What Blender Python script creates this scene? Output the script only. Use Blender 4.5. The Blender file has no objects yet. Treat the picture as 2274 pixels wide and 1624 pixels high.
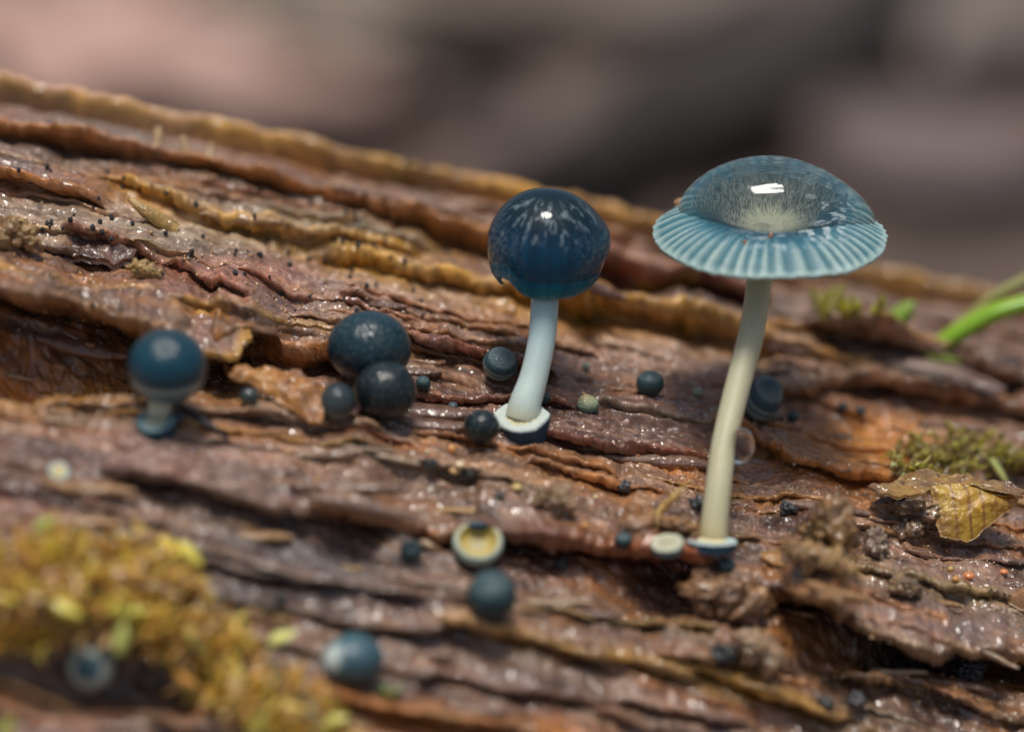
import bpy, math, random
import numpy as np
from mathutils import Vector, Matrix

# ------------------------------------------------------------------ camera, sky, sun, exposure
MM = 0.001
R = math.radians
PITCH = R(22.0)
D = 125.0                                   # mm, camera to focus plane
O = np.array([0.0, 0.0, 90.0])              # focus centre, mm above the forest floor
XA = np.array([1.0, 0.0, 0.0])
FA = np.array([0.0, math.cos(PITCH), -math.sin(PITCH)])
UA = np.array([0.0, math.sin(PITCH), math.cos(PITCH)])
CAM = O - D * FA
W_PX, H_PX = 2273.0, 1624.0                 # pixel frame used for the measurements
K = 45.0 / W_PX                             # mm per pixel on the focus plane

scene = bpy.context.scene
cd = bpy.data.cameras.new('camera')
cam = bpy.data.objects.new('camera', cd)
scene.collection.objects.link(cam)
cam.location = Vector(CAM * MM)
cam.rotation_euler = (math.pi / 2 - PITCH, 0, 0)
cd.sensor_width = 36.0
cd.lens = 100.0
cd.clip_start = 0.002
cd.clip_end = 100.0
cd.dof.use_dof = True
cd.dof.focus_distance = D * MM
cd.dof.aperture_fstop = 17.0
scene.camera = cam

SUN_EL, SUN_AZ = R(84), R(190)              # azimuth measured from +Y clockwise; almost overhead
world = bpy.data.worlds.new('World')
scene.world = world
world.use_nodes = True
wn = world.node_tree
bg = wn.nodes['Background']
sky = wn.nodes.new('ShaderNodeTexSky')
sky.sky_type = 'NISHITA'
sky.sun_disc = False
sky.sun_elevation = SUN_EL
sky.sun_rotation = SUN_AZ
wn.links.new(sky.outputs[0], bg.inputs[0])
sky.air_density = 1.0
sky.dust_density = 3.0
sky.ozone_density = 0.0
bg.inputs[1].default_value = 0.075
sd = bpy.data.lights.new('sun', 'SUN')
sd.energy = 2.5
sd.angle = R(17)
sd.color = (1.0, 0.96, 0.90)
sun = bpy.data.objects.new('sun', sd)
scene.collection.objects.link(sun)
sdir = Vector((math.sin(SUN_AZ) * math.cos(SUN_EL), math.cos(SUN_AZ) * math.cos(SUN_EL), math.sin(SUN_EL)))
sun.rotation_euler = sdir.to_track_quat('Z', 'Y').to_euler()
scene.view_settings.view_transform = 'Standard'
scene.view_settings.look = 'None'
scene.view_settings.exposure = 0.22
scene.view_settings.gamma = 1.0
scene.render.engine = 'CYCLES'
scene.cycles.max_bounces = 10
scene.cycles.transmission_bounces = 8
scene.cycles.use_denoising = True

# ------------------------------------------------------------------ helpers
rng = np.random.default_rng(7)
random.seed(7)
COL = scene.collection


def uvw(u, v, w):
    return O + np.asarray(u)[..., None] * XA + np.asarray(v)[..., None] * UA + np.asarray(w)[..., None] * FA


def proj(P):
    r = P - CAM
    t = r @ FA
    return W_PX / 2 + (r @ XA) * D / t / K, H_PX / 2 - (r @ UA) * D / t / K, t


def ray(px, py):
    return FA + ((px - W_PX / 2) * K / D) * XA + ((H_PX / 2 - py) * K / D) * UA


def at(px, py, w):
    return CAM + (D + w) * ray(px, py)


def sstep(a, b, x):
    t = np.clip((x - a) / (b - a), 0, 1)
    return t * t * (3 - 2 * t)


_TAB = rng.random((256, 256))
_TAB3 = rng.random((64, 64, 64))


def vnoise(x, y, seed=0):
    x = np.asarray(x) + seed * 17.31
    y = np.asarray(y) + seed * 9.77
    xi = np.floor(x).astype(np.int64)
    yi = np.floor(y).astype(np.int64)
    fx = x - xi
    fy = y - yi
    fx = fx * fx * (3 - 2 * fx)
    fy = fy * fy * (3 - 2 * fy)
    x0, x1, y0, y1 = xi & 255, (xi + 1) & 255, yi & 255, (yi + 1) & 255
    a = _TAB[x0, y0] * (1 - fx) + _TAB[x1, y0] * fx
    b = _TAB[x0, y1] * (1 - fx) + _TAB[x1, y1] * fx
    return (a * (1 - fy) + b * fy) * 2 - 1


def fbm(x, y, seed=0, octv=4, gain=0.5):
    s, a = 0.0, 1.0
    for i in range(octv):
        s = s + a * vnoise(x * 2 ** i, y * 2 ** i, seed + i * 3)
        a *= gain
    return s


def vnoise3(p, seed=0):
    p = p + seed * 7.13
    i = np.floor(p).astype(np.int64)
    f = p - i
    f = f * f * (3 - 2 * f)
    r = 0.0
    for dx in (0, 1):
        for dy in (0, 1):
            for dz in (0, 1):
                wgt = (f[:, 0] if dx else 1 - f[:, 0]) * (f[:, 1] if dy else 1 - f[:, 1]) * (f[:, 2] if dz else 1 - f[:, 2])
                r = r + wgt * _TAB3[(i[:, 0] + dx) & 63, (i[:, 1] + dy) & 63, (i[:, 2] + dz) & 63]
    return r * 2 - 1


def fbm3(p, seed=0, octv=4, gain=0.5):
    s, a = 0.0, 1.0
    for i in range(octv):
        s = s + a * vnoise3(p * 2 ** i, seed + i * 5)
        a *= gain
    return s


def quads(nr, nc, wrap=False):
    c = np.arange(nc if wrap else nc - 1)
    r = np.arange(nr - 1)
    rr, cc = np.meshgrid(r, c, indexing='ij')
    c1 = (cc + 1) % nc
    return np.stack([rr * nc + cc, rr * nc + c1, (rr + 1) * nc + c1, (rr + 1) * nc + cc], -1).reshape(-1, 4)


def mesh_np(name, V, Q, col=None, vec=None, smooth=True):
    """V in mm; Q (n,4) or list of index arrays with one width each."""
    groups = Q if isinstance(Q, list) else [Q]
    groups = [np.asarray(g) for g in groups if len(g)]
    me = bpy.data.meshes.new(name)
    me.vertices.add(len(V))
    me.vertices.foreach_set('co', (np.asarray(V) * MM).astype(np.float32).ravel())
    loops = np.concatenate([g.ravel() for g in groups])
    sizes = np.concatenate([np.full(len(g), g.shape[1]) for g in groups])
    starts = np.concatenate([[0], np.cumsum(sizes)[:-1]])
    me.loops.add(len(loops))
    me.loops.foreach_set('vertex_index', loops.astype(np.int32))
    me.polygons.add(len(sizes))
    me.polygons.foreach_set('loop_start', starts.astype(np.int32))
    if smooth:
        me.polygons.foreach_set('use_smooth', np.ones(len(sizes), dtype=bool))
    if col is not None:
        a = me.color_attributes.new('Col', 'FLOAT_COLOR', 'POINT')
        c4 = np.ones((len(V), 4), np.float32)
        c4[:, :3] = col
        a.data.foreach_set('color', c4.ravel())
    if vec is not None:
        a = me.attributes.new('grain', 'FLOAT_VECTOR', 'POINT')
        a.data.foreach_set('vector', np.asarray(vec, np.float32).ravel())
    me.update(calc_edges=True)
    me.validate()
    return me


def obj(name, me, mat, parent=None, loc=None):
    o = bpy.data.objects.new(name, me)
    COL.objects.link(o)
    if mat is not None and not me.materials:
        me.materials.append(mat)
    if parent is not None:
        o.parent = parent
    if loc is not None:
        o.location = Vector(np.asarray(loc) * MM)
    return o


def tag(o, label, cat=None, group=None, kind=None):
    if label:
        o['label'] = label
    if cat:
        o['category'] = cat
    if group:
        o['group'] = group
    if kind:
        o['kind'] = kind
    return o


def empty(name, loc, label=None, cat=None, group=None):
    o = bpy.data.objects.new(name, None)
    o.empty_display_size = 0.002
    COL.objects.link(o)
    o.location = Vector(np.asarray(loc) * MM)
    return tag(o, label, cat, group)


def frame_to(n, twist=0.0):
    """3x3 rotation taking +Z to n, columns are the axes."""
    n = np.asarray(n, float)
    n = n / np.linalg.norm(n)
    x = np.array([1.0, 0, 0]) - n[0] * n
    x /= np.linalg.norm(x)
    y = np.cross(n, x)
    c, s = math.cos(twist), math.sin(twist)
    return np.stack([c * x + s * y, -s * x + c * y, n], 1)


# ------------------------------------------------------------------ materials
def mat_base(name):
    m = bpy.data.materials.new(name)
    m.use_nodes = True
    nt = m.node_tree
    return m, nt, nt.nodes['Principled BSDF']


def N(nt, kind, **kw):
    n = nt.nodes.new(kind)
    for k, v in kw.items():
        if k.startswith('i_'):
            n.inputs[k[2:].replace('_', ' ')].default_value = v
        else:
            setattr(n, k, v)
    return n


def mat_col(name, rough=0.5, coat=0.0, coat_rough=0.1, sss=0.0, radius=(0.5, 0.35, 0.2), noise=0.25, nscale=4.0,
            bump=0.0, bscale=6.0, cbump=0.0, cscale=3.0, spec=0.5, color=None, stretch=None, trans=0.0):
    """Colour attribute (or one colour) with procedural variation; scales are per mm."""
    m, nt, p = mat_base(name)
    L = nt.links
    tc = N(nt, 'ShaderNodeTexCoord')
    src = tc.outputs['Object']
    if stretch == 'grain':
        a = N(nt, 'ShaderNodeAttribute', attribute_name='grain')
        src = a.outputs['Vector']
        mp = N(nt, 'ShaderNodeMapping')
        mp.inputs['Scale'].default_value = (0.7, 1.0, 1.0)
        L.new(src, mp.inputs[0])
        src = mp.outputs[0]
        f = 1.0
    else:
        f = 1000.0
    if color is None:
        at_ = N(nt, 'ShaderNodeAttribute', attribute_name='Col')
        c = at_.outputs['Color']
    else:
        rgb = N(nt, 'ShaderNodeRGB')
        rgb.outputs[0].default_value = (*color, 1)
        c = rgb.outputs[0]
    if noise > 0:
        nz = N(nt, 'ShaderNodeTexNoise', i_Scale=nscale * f, i_Detail=5.0, i_Roughness=0.65)
        L.new(src, nz.inputs['Vector'])
        mr = N(nt, 'ShaderNodeMapRange')
        mr.inputs['From Min'].default_value = 0.25
        mr.inputs['From Max'].default_value = 0.75
        mr.inputs['To Min'].default_value = 1 - noise
        mr.inputs['To Max'].default_value = 1 + noise
        L.new(nz.outputs['Fac'], mr.inputs['Value'])
        mx = N(nt, 'ShaderNodeMix', data_type='RGBA', blend_type='MULTIPLY')
        mx.inputs[0].default_value = 1.0
        L.new(c, mx.inputs[6])
        L.new(mr.outputs[0], mx.inputs[7])
        c = mx.outputs[2]
    L.new(c, p.inputs['Base Color'])
    p.inputs['Roughness'].default_value = rough
    p.inputs['Specular IOR Level'].default_value = spec
    p.inputs['Coat Weight'].default_value = coat
    p.inputs['Coat Roughness'].default_value = coat_rough
    p.inputs['Coat IOR'].default_value = 1.5
    if sss > 0:
        p.inputs['Subsurface Weight'].default_value = sss
        p.inputs['Subsurface Radius'].default_value = radius
        p.inputs['Subsurface Scale'].default_value = 0.001
    if trans > 0:
        p.inputs['Transmission Weight'].default_value = trans
    if bump > 0:
        nb = N(nt, 'ShaderNodeTexNoise', i_Scale=bscale * f, i_Detail=4.0, i_Roughness=0.6)
        L.new(src, nb.inputs['Vector'])
        b = N(nt, 'ShaderNodeBump')
        b.inputs['Strength'].default_value = 1.0
        b.inputs['Distance'].default_value = bump * MM
        L.new(nb.outputs['Fac'], b.inputs['Height'])
        L.new(b.outputs[0], p.inputs['Normal'])
        if cbump > 0:
            n2_ = N(nt, 'ShaderNodeTexNoise', i_Scale=cscale * f, i_Detail=0.6, i_Roughness=0.5)
            L.new(src, n2_.inputs['Vector'])
            b2 = N(nt, 'ShaderNodeBump')
            b2.inputs['Strength'].default_value = 1.0
            b2.inputs['Distance'].default_value = cbump * MM
            L.new(n2_.outputs['Fac'], b2.inputs['Height'])
            L.new(b2.outputs[0], p.inputs['Coat Normal'])
        else:
            L.new(b.outputs[0], p.inputs['Coat Normal'])
    return m


def mat_water(name='clear_water'):
    m, nt, p = mat_base(name)
    p.inputs['Base Color'].default_value = (1, 1, 1, 1)
    p.inputs['Roughness'].default_value = 0.0
    p.inputs['IOR'].default_value = 1.333
    p.inputs['Transmission Weight'].default_value = 1.0
    return m


def mat_button(name, stops, speck=0.5, rough=0.6, coat=0.8, grain=9.0):
    """Young cap: colour by height (Generated Z), frosted with fine pale granules."""
    m, nt, p = mat_base(name)
    L = nt.links
    tc = N(nt, 'ShaderNodeTexCoord')
    sx = N(nt, 'ShaderNodeSeparateXYZ')
    L.new(tc.outputs['Generated'], sx.inputs[0])
    nz = N(nt, 'ShaderNodeTexNoise', i_Scale=2500.0, i_Detail=3.0)
    L.new(tc.outputs['Object'], nz.inputs['Vector'])
    ma = N(nt, 'ShaderNodeMath', operation='MULTIPLY_ADD')
    ma.inputs[1].default_value = 0.04
    L.new(nz.outputs['Fac'], ma.inputs[0])
    L.new(sx.outputs['Z'], ma.inputs[2])
    su = N(nt, 'ShaderNodeMath', operation='SUBTRACT')
    su.inputs[1].default_value = 0.02
    L.new(ma.outputs[0], su.inputs[0])
    cr = N(nt, 'ShaderNodeValToRGB')
    el = cr.color_ramp.elements
    while len(el) > 1:
        el.remove(el[-1])
    el[0].position = stops[0][0]
    el[0].color = (*stops[0][1], 1)
    for pos, c in stops[1:]:
        e = el.new(pos)
        e.color = (*c, 1)
    L.new(su.outputs[0], cr.inputs[0])
    vo = N(nt, 'ShaderNodeTexVoronoi', i_Scale=grain * 1000)
    L.new(tc.outputs['Object'], vo.inputs['Vector'])
    mr = N(nt, 'ShaderNodeMapRange')
    mr.inputs['From Min'].default_value = 0.05
    mr.inputs['From Max'].default_value = 0.27
    mr.inputs['To Min'].default_value = speck
    mr.inputs['To Max'].default_value = 0.0
    L.new(vo.outputs['Distance'], mr.inputs['Value'])
    mx = N(nt, 'ShaderNodeMix', data_type='RGBA')
    L.new(mr.outputs[0], mx.inputs[0])
    L.new(cr.outputs[0], mx.inputs[6])
    mx.inputs[7].default_value = (0.20, 0.25, 0.25, 1)
    L.new(mx.outputs[2], p.inputs['Base Color'])
    p.inputs['Roughness'].default_value = rough
    p.inputs['Coat Weight'].default_value = coat
    p.inputs['Specular IOR Level'].default_value = 0.25
    p.inputs['Coat Roughness'].default_value = 0.10
    p.inputs['Coat IOR'].default_value = 1.4
    b = N(nt, 'ShaderNodeBump', invert=True)
    b.inputs['Strength'].default_value = 0.6
    b.inputs['Distance'].default_value = 0.05 * MM
    L.new(vo.outputs['Distance'], b.inputs['Height'])
    L.new(b.outputs[0], p.inputs['Normal'])
    L.new(b.outputs[0], p.inputs['Coat Normal'])
    return m


WATER = mat_water()
M_WOOD = mat_col('wet_rotten_wood', rough=0.5, coat=1.0, coat_rough=0.12, noise=0.5, nscale=3.2, bump=0.10, bscale=5.5, cbump=0.40, cscale=3.4, stretch='grain')
M_CHIP = mat_col('wet_wood_chip', rough=0.4, coat=0.8, coat_rough=0.12, noise=0.4, nscale=3.0, bump=0.10, bscale=5.0, cbump=0.3, cscale=2.6, sss=0.25, radius=(0.5, 0.25, 0.08))
M_AMBER = mat_col('amber_wood_flake', rough=0.4, coat=0.7, coat_rough=0.12, noise=0.35, nscale=3.0, bump=0.06, bscale=6.0, sss=0.6, radius=(0.8, 0.4, 0.1))
M_CAP = mat_col('blue_cap_skin', rough=0.5, coat=0.15, noise=0.18, nscale=9.0, bump=0.03, bscale=14.0, sss=0.35, radius=(0.2, 0.4, 0.5))
M_STEM = mat_col('translucent_stem', rough=0.45, coat=0.1, noise=0.06, nscale=5.0, bump=0.012, bscale=12.0, sss=1.0, radius=(1.2, 1.2, 1.1))
M_DISC = mat_col('felted_base_disc', rough=0.7, noise=0.2, nscale=9.0, bump=0.04, bscale=12.0, sss=0.3, radius=(0.3, 0.3, 0.3))
M_BLACK = mat_col('black_fungus_speck', rough=0.35, coat=0.4, noise=0.3, color=(0.012, 0.014, 0.017), bump=0.04)
M_MOSS = mat_col('yellow_moss', rough=0.45, coat=0.8, coat_rough=0.06, noise=0.3, nscale=1.5, sss=0.5, radius=(0.6, 0.6, 0.1))
M_GRASS = mat_col('green_grass_blade', rough=0.4, coat=0.2, noise=0.15, sss=0.4, radius=(0.4, 0.6, 0.1))
M_EGG = mat_col('waxy_egg', rough=0.35, coat=0.5, noise=0.15, sss=0.6, radius=(0.4, 0.25, 0.12))
M_LEAF = mat_col('dead_leaf', rough=0.6, noise=0.35, nscale=0.12, bump=0.6, bscale=0.2)
M_SOIL = mat_col('forest_soil', rough=0.9, noise=0.5, nscale=0.05, bump=2.0, bscale=0.12)

# ------------------------------------------------------------------ the log: a generalised cylinder with carved ledges
AX = np.array([1.0, -0.20, 0.21])           # log axis in (u, v, w)


def profile(qs):
    """tangent angle alpha by arc length q, integrated to (s, w)."""
    qk = [-110, -70, -45, -25, -14, -6, 0, 8, 16, 18.3, 19.6, 21.5, 25, 34, 90]
    ak = [114, 112, 100, 74, 60, 47, 39, 33, 29, 22, -5, -40, -56, -66, -70]
    qf = np.linspace(-110, 100, 8000)
    al = np.radians(np.interp(qf, qk, ak))
    ker = np.ones(25) / 25
    al = np.convolve(np.pad(al, 12, mode='edge'), ker, mode='valid')
    dq = qf[1] - qf[0]
    s = np.cumsum(np.sin(al)) * dq
    w = np.cumsum(np.cos(al)) * dq
    i0 = np.argmin(abs(qf))
    s -= s[i0]
    w -= w[i0]
    return np.interp(qs, qf, s), np.interp(qs, qf, w), np.interp(qs, qf, al)


def spaced(knots):
    """non-uniform samples: list of (end, step)"""
    x, out = knots[0], [knots[0]]
    for end, step in knots[1:]:
        n = max(1, int(round((end - x) / step)))
        out += list(x + (end - x) * (np.arange(n) + 1) / n)
        x = end
    return np.array(out)


a_ax = spaced([-170, (-45, 5.0), (-29, 0.6), (29, 0.056), (45, 0.6), (170, 5.0)])
q_ax = spaced([-105, (-40, 3.0), (-26, 0.4), (-12, 0.085), (9, 0.055), (20, 0.09), (26, 0.4), (95, 3.0)])
NA, NQ = len(a_ax), len(q_ax)
S0, W0, AL = profile(q_ax)
AA, QQ = np.meshgrid(a_ax, q_ax)            # rows = q, cols = a


def base_point(a, s, w):
    return uvw(a * AX[0], -2.1 + a * AX[1] + s, a * AX[2] + w)


def base_aq(px, py):
    """undisplaced log surface under a pixel -> (a, q)"""
    qf = np.linspace(-40, 20.5, 2400)
    s, w, _ = profile(qf)
    r = ray(px, py)
    # for every q solve for the a that matches the pixel column, then pick the row mismatch zero
    cu, cv = (px - W_PX / 2) * K / D, (H_PX / 2 - py) * K / D
    # a*AX0 = cu*(D + a*AX2 + w)
    a = cu * (D + w) / (AX[0] - cu * AX[2])
    err = (-2.1 + a * AX[1] + s) - cv * (D + a * AX[2] + w)
    sg = np.where(np.diff(np.sign(err)) != 0)[0]
    i = sg[0] if len(sg) else np.argmin(abs(err))
    return a[i], qf[i]


H = np.zeros_like(AA)                       # outward height
SH = np.zeros_like(AA)                      # forward shift (towards -q)
LIP = np.zeros((NQ, NA, 3))
LIPW = np.zeros_like(AA)

OCHRE, ORANGE, RUST, PALE, DARKW = (0.66, 0.34, 0.05), (0.56, 0.20, 0.03), (0.28, 0.065, 0.018), (0.42, 0.32, 0.20), (0.09, 0.045, 0.025)


def ledge(pts, h, back=4.0, front=1.2, over=0.5, col=OCHRE, colw=0.9, jag=0.25, hollow=0.5, seed=0, aq=None, lipw=0.35, cav=0.9, hvar=0.3, thick=0.75):
    global LIPW
    P = np.array(aq if aq is not None else [base_aq(*p) for p in pts])
    P = P[np.argsort(P[:, 0])]
    a0, a1 = P[0, 0], P[-1, 0]
    i0, i1 = np.searchsorted(a_ax, [a0 - 2.0, a1 + 2.0])
    if i1 - i0 < 3:
        return
    sl = slice(i0, i1)
    aa = a_ax[sl]
    ql = np.interp(aa, P[:, 0], P[:, 1])
    z = np.zeros_like(aa)
    ql = ql + jag * (0.45 * fbm(aa * 0.22, z, seed, 2) + 0.28 * fbm(aa * 1.6, z, seed + 4, 4, 0.6))
    hh = h * (1.0 - hvar * 0.5 + hvar * fbm(aa * 0.5, z + 5, seed + 2, 3))
    n = max(0.8, min(2.5, (a1 - a0) * 0.2))
    fade = sstep(a0 - 2 if a0 > -27 else a0 - 40, a0 - 2 + n if a0 > -27 else a0 - 39, aa) * (1 - sstep(a1 + 2 - n, a1 + 2, aa) if a1 < 27 else 1)
    j0, j1 = np.searchsorted(q_ax, [ql.min() - 6 * front, ql.max() + 3.5 * back])
    rw = slice(max(0, j0), min(NQ, j1))
    d = QQ[rw, sl] - ql[None, :]
    hf = (hh * fade)[None, :]
    e = 0.42 * min(1.0, max(0.4, h))          # rows spent on the underside of the lip
    th = min(thick, 0.55 * h) / h              # visible thickness of the broken edge
    floor = -hollow * np.exp(np.minimum(d + e, 0) / front)
    shape = np.interp(d, [-e, -0.12 * e, 0.2 * e], [-hollow, 1 - th, 1.0])
    shape = np.where(d < -e, floor, np.where(d > 0.2 * e, np.exp(-np.maximum(d - 0.2 * e, 0) / back), shape))
    H[rw, sl] += hf * shape
    sh = np.interp(d, [-e - 1.6 * front, -e, -0.12 * e, 0.2 * e, 0.2 * e + 0.8, 0.2 * e + 3.0], [0, -cav, over, over * 1.05, over * 0.6, 0])
    SH[rw, sl] += hf * sh
    wgt = colw * fade[None, :] * np.exp(-(np.where(d > 0, d / (lipw * 0.7), d / (lipw * 1.6))) ** 2)
    wgt = wgt * (0.55 + 0.45 * np.clip(fbm(AA[rw, sl] * 0.5, QQ[rw, sl] * 0.8, seed + 9, 3) + 0.4, 0, 1))
    upd = wgt > LIPW[rw, sl]
    LIP[rw, sl][upd] = col
    LIPW[rw, sl] = np.maximum(LIPW[rw, sl], wgt)


# named ledges, traced along their lips
ledge([(-60, 192), (0, 205), (150, 228), (300, 262), (450, 300), (600, 335), (800, 375), (1000, 418), (1200, 458), (1400, 498), (1600, 540), (1850, 590), (2050, 635), (2330, 690)], 1.0, 9, 1.6, 0.3, OCHRE, 0.9, 0.22, 1.0, 1, lipw=0.22, hvar=0.10, thick=0.28)
ledge([(-60, 298), (0, 308), (100, 325), (200, 350), (300, 375), (420, 385), (520, 405), (650, 440), (760, 475), (900, 505), (1050, 540), (1110, 560)], 1.3, 3, 1.6, 0.5, ORANGE, 0.9, 0.6, 0.9, 3, lipw=0.3, thick=0.4)
ledge([(-60, 430), (0, 445), (80, 470), (150, 480)], 1.0, 2, 1.2, 0.5, ORANGE, 0.9, 0.3, 0.6, 4)
ledge([(275, 440), (330, 468), (420, 500), (500, 520), (600, 532), (760, 545), (900, 560)], 1.0, 2.2, 1.0, 0.4, OCHRE, 0.9, 0.6, 0.5, 5, lipw=0.7, thick=0.5)
ledge([(760, 590), (850, 605), (950, 625), (1080, 655), (1200, 680), (1290, 700)], 1.0, 1.5, 1.0, 0.3, OCHRE, 1.0, 0.55, 0.5, 6, lipw=0.8, thick=0.6)
ledge([(1300, 700), (1340, 690), (1400, 700), (1480, 718), (1560, 738), (1660, 765)], 1.5, 2.0, 1.0, 0.4, OCHRE, 1.0, 0.4, 0.7, 7, lipw=0.8)
ledge([(1290, 598), (1340, 600), (1420, 612), (1520, 640), (1640, 665)], 1.3, 3.0, 1.3, 0.6, RUST, 0.9, 0.3, 0.9, 8)
ledge([(-60, 650), (0, 662), (60, 680), (150, 690), (230, 700), (300, 715), (400, 742), (480, 765), (545, 745)], 2.5, 4.5, 2.0, 1.05, (0.33, 0.15, 0.04), 0.85, 0.3, 1.2, 9, lipw=0.5, cav=1.2)
ledge([(560, 765), (640, 772), (720, 785)], 1.4, 2.5, 1.3, 0.5, ORANGE, 0.8, 0.25, 0.7, 10)
ledge([(905, 765), (1000, 785), (1080, 800), (1150, 815)], 0.9, 2.0, 1.2, 0.5, RUST, 0.8, 0.25, 0.6, 11)
ledge([(230, 570), (330, 610), (430, 655), (480, 680)], 0.7, 1.5, 0.8, 0.4, (0.30, 0.09, 0.025), 0.9, 0.25, 0.5, 12)
ledge([(0, 545), (100, 575), (250, 600)], 0.5, 1.5, 0.8, 0.4, ORANGE, 0.6, 0.25, 0.5, 13)
ledge([(310, 1055), (380, 1068), (450, 1085), (560, 1120), (680, 1148), (780, 1152)], 1.2, 3.5, 1.0, 0.5, (0.28, 0.14, 0.08), 0.5, 0.3, 0.7, 14)
ledge([(780, 1140), (860, 1150), (940, 1172), (1000, 1190)], 0.9, 2.0, 0.9, 0.5, ORANGE, 0.8, 0.35, 0.7, 15)
ledge([(1130, 1195), (1200, 1205), (1280, 1220), (1380, 1237), (1500, 1252)], 1.7, 3.0, 1.4, 0.6, RUST, 0.9, 0.4, 0.8, 16, lipw=0.6)
ledge([(1480, 1262), (1560, 1290), (1650, 1318), (1740, 1335), (1800, 1345)], 1.6, 2.6, 1.6, 0.5, ORANGE, 0.7, 0.4, 0.8, 17)
ledge([(1790, 1340), (1860, 1365), (1950, 1403), (2060, 1425), (2130, 1415), (2220, 1425), (2330, 1445)], 2.6, 3.8, 2.2, 0.8, (0.36, 0.20, 0.07), 0.7, 0.35, 1.0, 18)
ledge([(1030, 1395), (1150, 1420), (1330, 1455), (1450, 1475), (1550, 1500), (1700, 1545), (1830, 1585)], 1.1, 2.5, 1.0, 0.45, OCHRE, 0.9, 0.2, 0.6, 19, lipw=0.5)
ledge([(1310, 1372), (1400, 1382), (1500, 1395)], 0.7, 1.2, 0.8, 0.4, (0.30, 0.2, 0.04), 0.9, 0.3, 0.5, 20)
ledge([(430, 1235), (560, 1270), (700, 1300), (860, 1322), (1020, 1345)], 0.6, 2.0, 0.6, 0.5, (0.2, 0.11, 0.07), 0.5, 0.2, 0.6, 21)
ledge([(560, 1340), (700, 1365), (850, 1390), (980, 1410)], 0.55, 1.5, 0.6, 0.5, (0.24, 0.14, 0.07), 0.5, 0.2, 0.6, 22)
ledge([(740, 1545), (860, 1575), (1000, 1600), (1150, 1615), (1300, 1640)], 1.2, 1.5, 1.2, 0.3, ORANGE, 0.9, 0.2, 0.7, 23, lipw=0.9)
ledge([(1860, 772), (1950, 803), (2050, 826), (2130, 845), (2215, 866)], 1.5, 2.2, 0.9, 0.7, (0.24, 0.12, 0.07), 0.6, 0.12, 0.9, 24)
ledge([(1780, 885), (1850, 852), (1950, 852), (2050, 880), (2150, 905), (2273, 925)], 1.3, 2.5, 2.4, 0.4, (0.34, 0.14, 0.04), 0.7, 0.25, 0.5, 25)
ledge([(1650, 975), (1760, 1040), (1850, 1060), (1990, 1085)], 0.8, 1.2, 1.0, 0.4, ORANGE, 0.9, 0.3, 0.6, 26, lipw=0.6)
ledge([(1740, 950), (1850, 965), (1960, 985)], 0.4, 1.0, 0.8, 0.4, ORANGE, 0.6, 0.3, 0.6, 27)
ledge([(1230, 985), (1330, 1000), (1450, 1010), (1560, 1030)], 0.8, 2.0, 0.9, 0.5, RUST, 0.8, 0.3, 0.6, 28)
ledge([(860, 855), (960, 870), (1080, 890), (1200, 905)], 0.6, 1.5, 1.0, 0.4, RUST, 0.7, 0.3, 0.6, 29)
ledge([(1250, 1075), (1330, 1090), (1400, 1110)], 0.5, 1.4, 0.7, 0.4, ORANGE, 0.7, 0.3, 0.5, 30)
ledge([(1000, 985), (1080, 1005), (1180, 1020), (1290, 1045)], 0.5, 1.4, 0.7, 0.4, ORANGE, 0.7, 0.3, 0.5, 31)
ledge([(1560, 1470), (1700, 1470), (1850, 1500), (2000, 1540), (2300, 1600)], 0.9, 2.0, 1.0, 0.5, (0.3, 0.16, 0.06), 0.7, 0.35, 0.6, 32)
ledge([(1830, 1270), (1930, 1300), (2050, 1325), (2200, 1345)], 0.5, 1.4, 0.7, 0.4, (0.36, 0.24, 0.06), 0.7, 0.3, 0.5, 33)
ledge([(1000, 1500), (1200, 1530), (1400, 1560), (1600, 1610)], 0.7, 1.8, 0.8, 0.4, (0.26, 0.12, 0.06), 0.6, 0.3, 0.5, 34)

# many short random ledges along the grain
for k in range(150):
    a = rng.uniform(-29, 29)
    q = rng.uniform(-26, 17)
    ln = rng.uniform(2, 9)
    tilt = rng.uniform(-0.06, 0.03) - (0.10 if q < -6 else 0.0)
    aq = [(a + ln * t, q + ln * t * tilt) for t in np.linspace(0, 1, 4)]
    c = [OCHRE, ORANGE, RUST, PALE, (0.2, 0.1, 0.06)][rng.integers(5)]
    ledge(None, rng.uniform(0.12, 0.45), rng.uniform(0.6, 2.0), rng.uniform(0.3, 0.8), 0.4, c, rng.uniform(0.3, 0.75), 0.16, 0.5, 40 + k, aq=aq, lipw=0.2)

# grain relief and lumps
GQ = QQ + 0.10 * AA * sstep(-4, -12, QQ)     # grain lines run a little steeper low on the log
GQ = GQ + 0.5 * fbm(AA * 0.08, QQ * 0.25, 3, 3)
det = sstep(-60, -30, QQ) * (1 - sstep(24, 40, QQ)) * (1 - sstep(40, 60, abs(AA))) * 0.85 + 0.15
calm = 1 - 0.75 * sstep(14.5, 17.5, QQ)
H += 0.5 * fbm(AA * 0.06, GQ * 0.35, 11, 4) * det * calm
rid = 1 - abs(fbm(AA * 0.07, GQ * 1.5, 21, 4))
H += 0.12 * rid * det * calm
H += 0.13 * fbm(AA * 0.8, GQ * 2.4, 31, 4, 0.6) * det
wet = np.clip(0.5 + 0.9 * fbm(AA * 0.14, QQ * 0.3, 41, 3), 0.1, 1.3)
H += (0.10 * wet * fbm(AA * 2.6, GQ * 3.4, 51, 3, 0.65) + 0.035 * vnoise(AA * 0.5, GQ * 7.0, 55)) * det
SH += 0.10 * fbm(AA * 1.0, GQ * 1.5, 61, 3) * det

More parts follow.
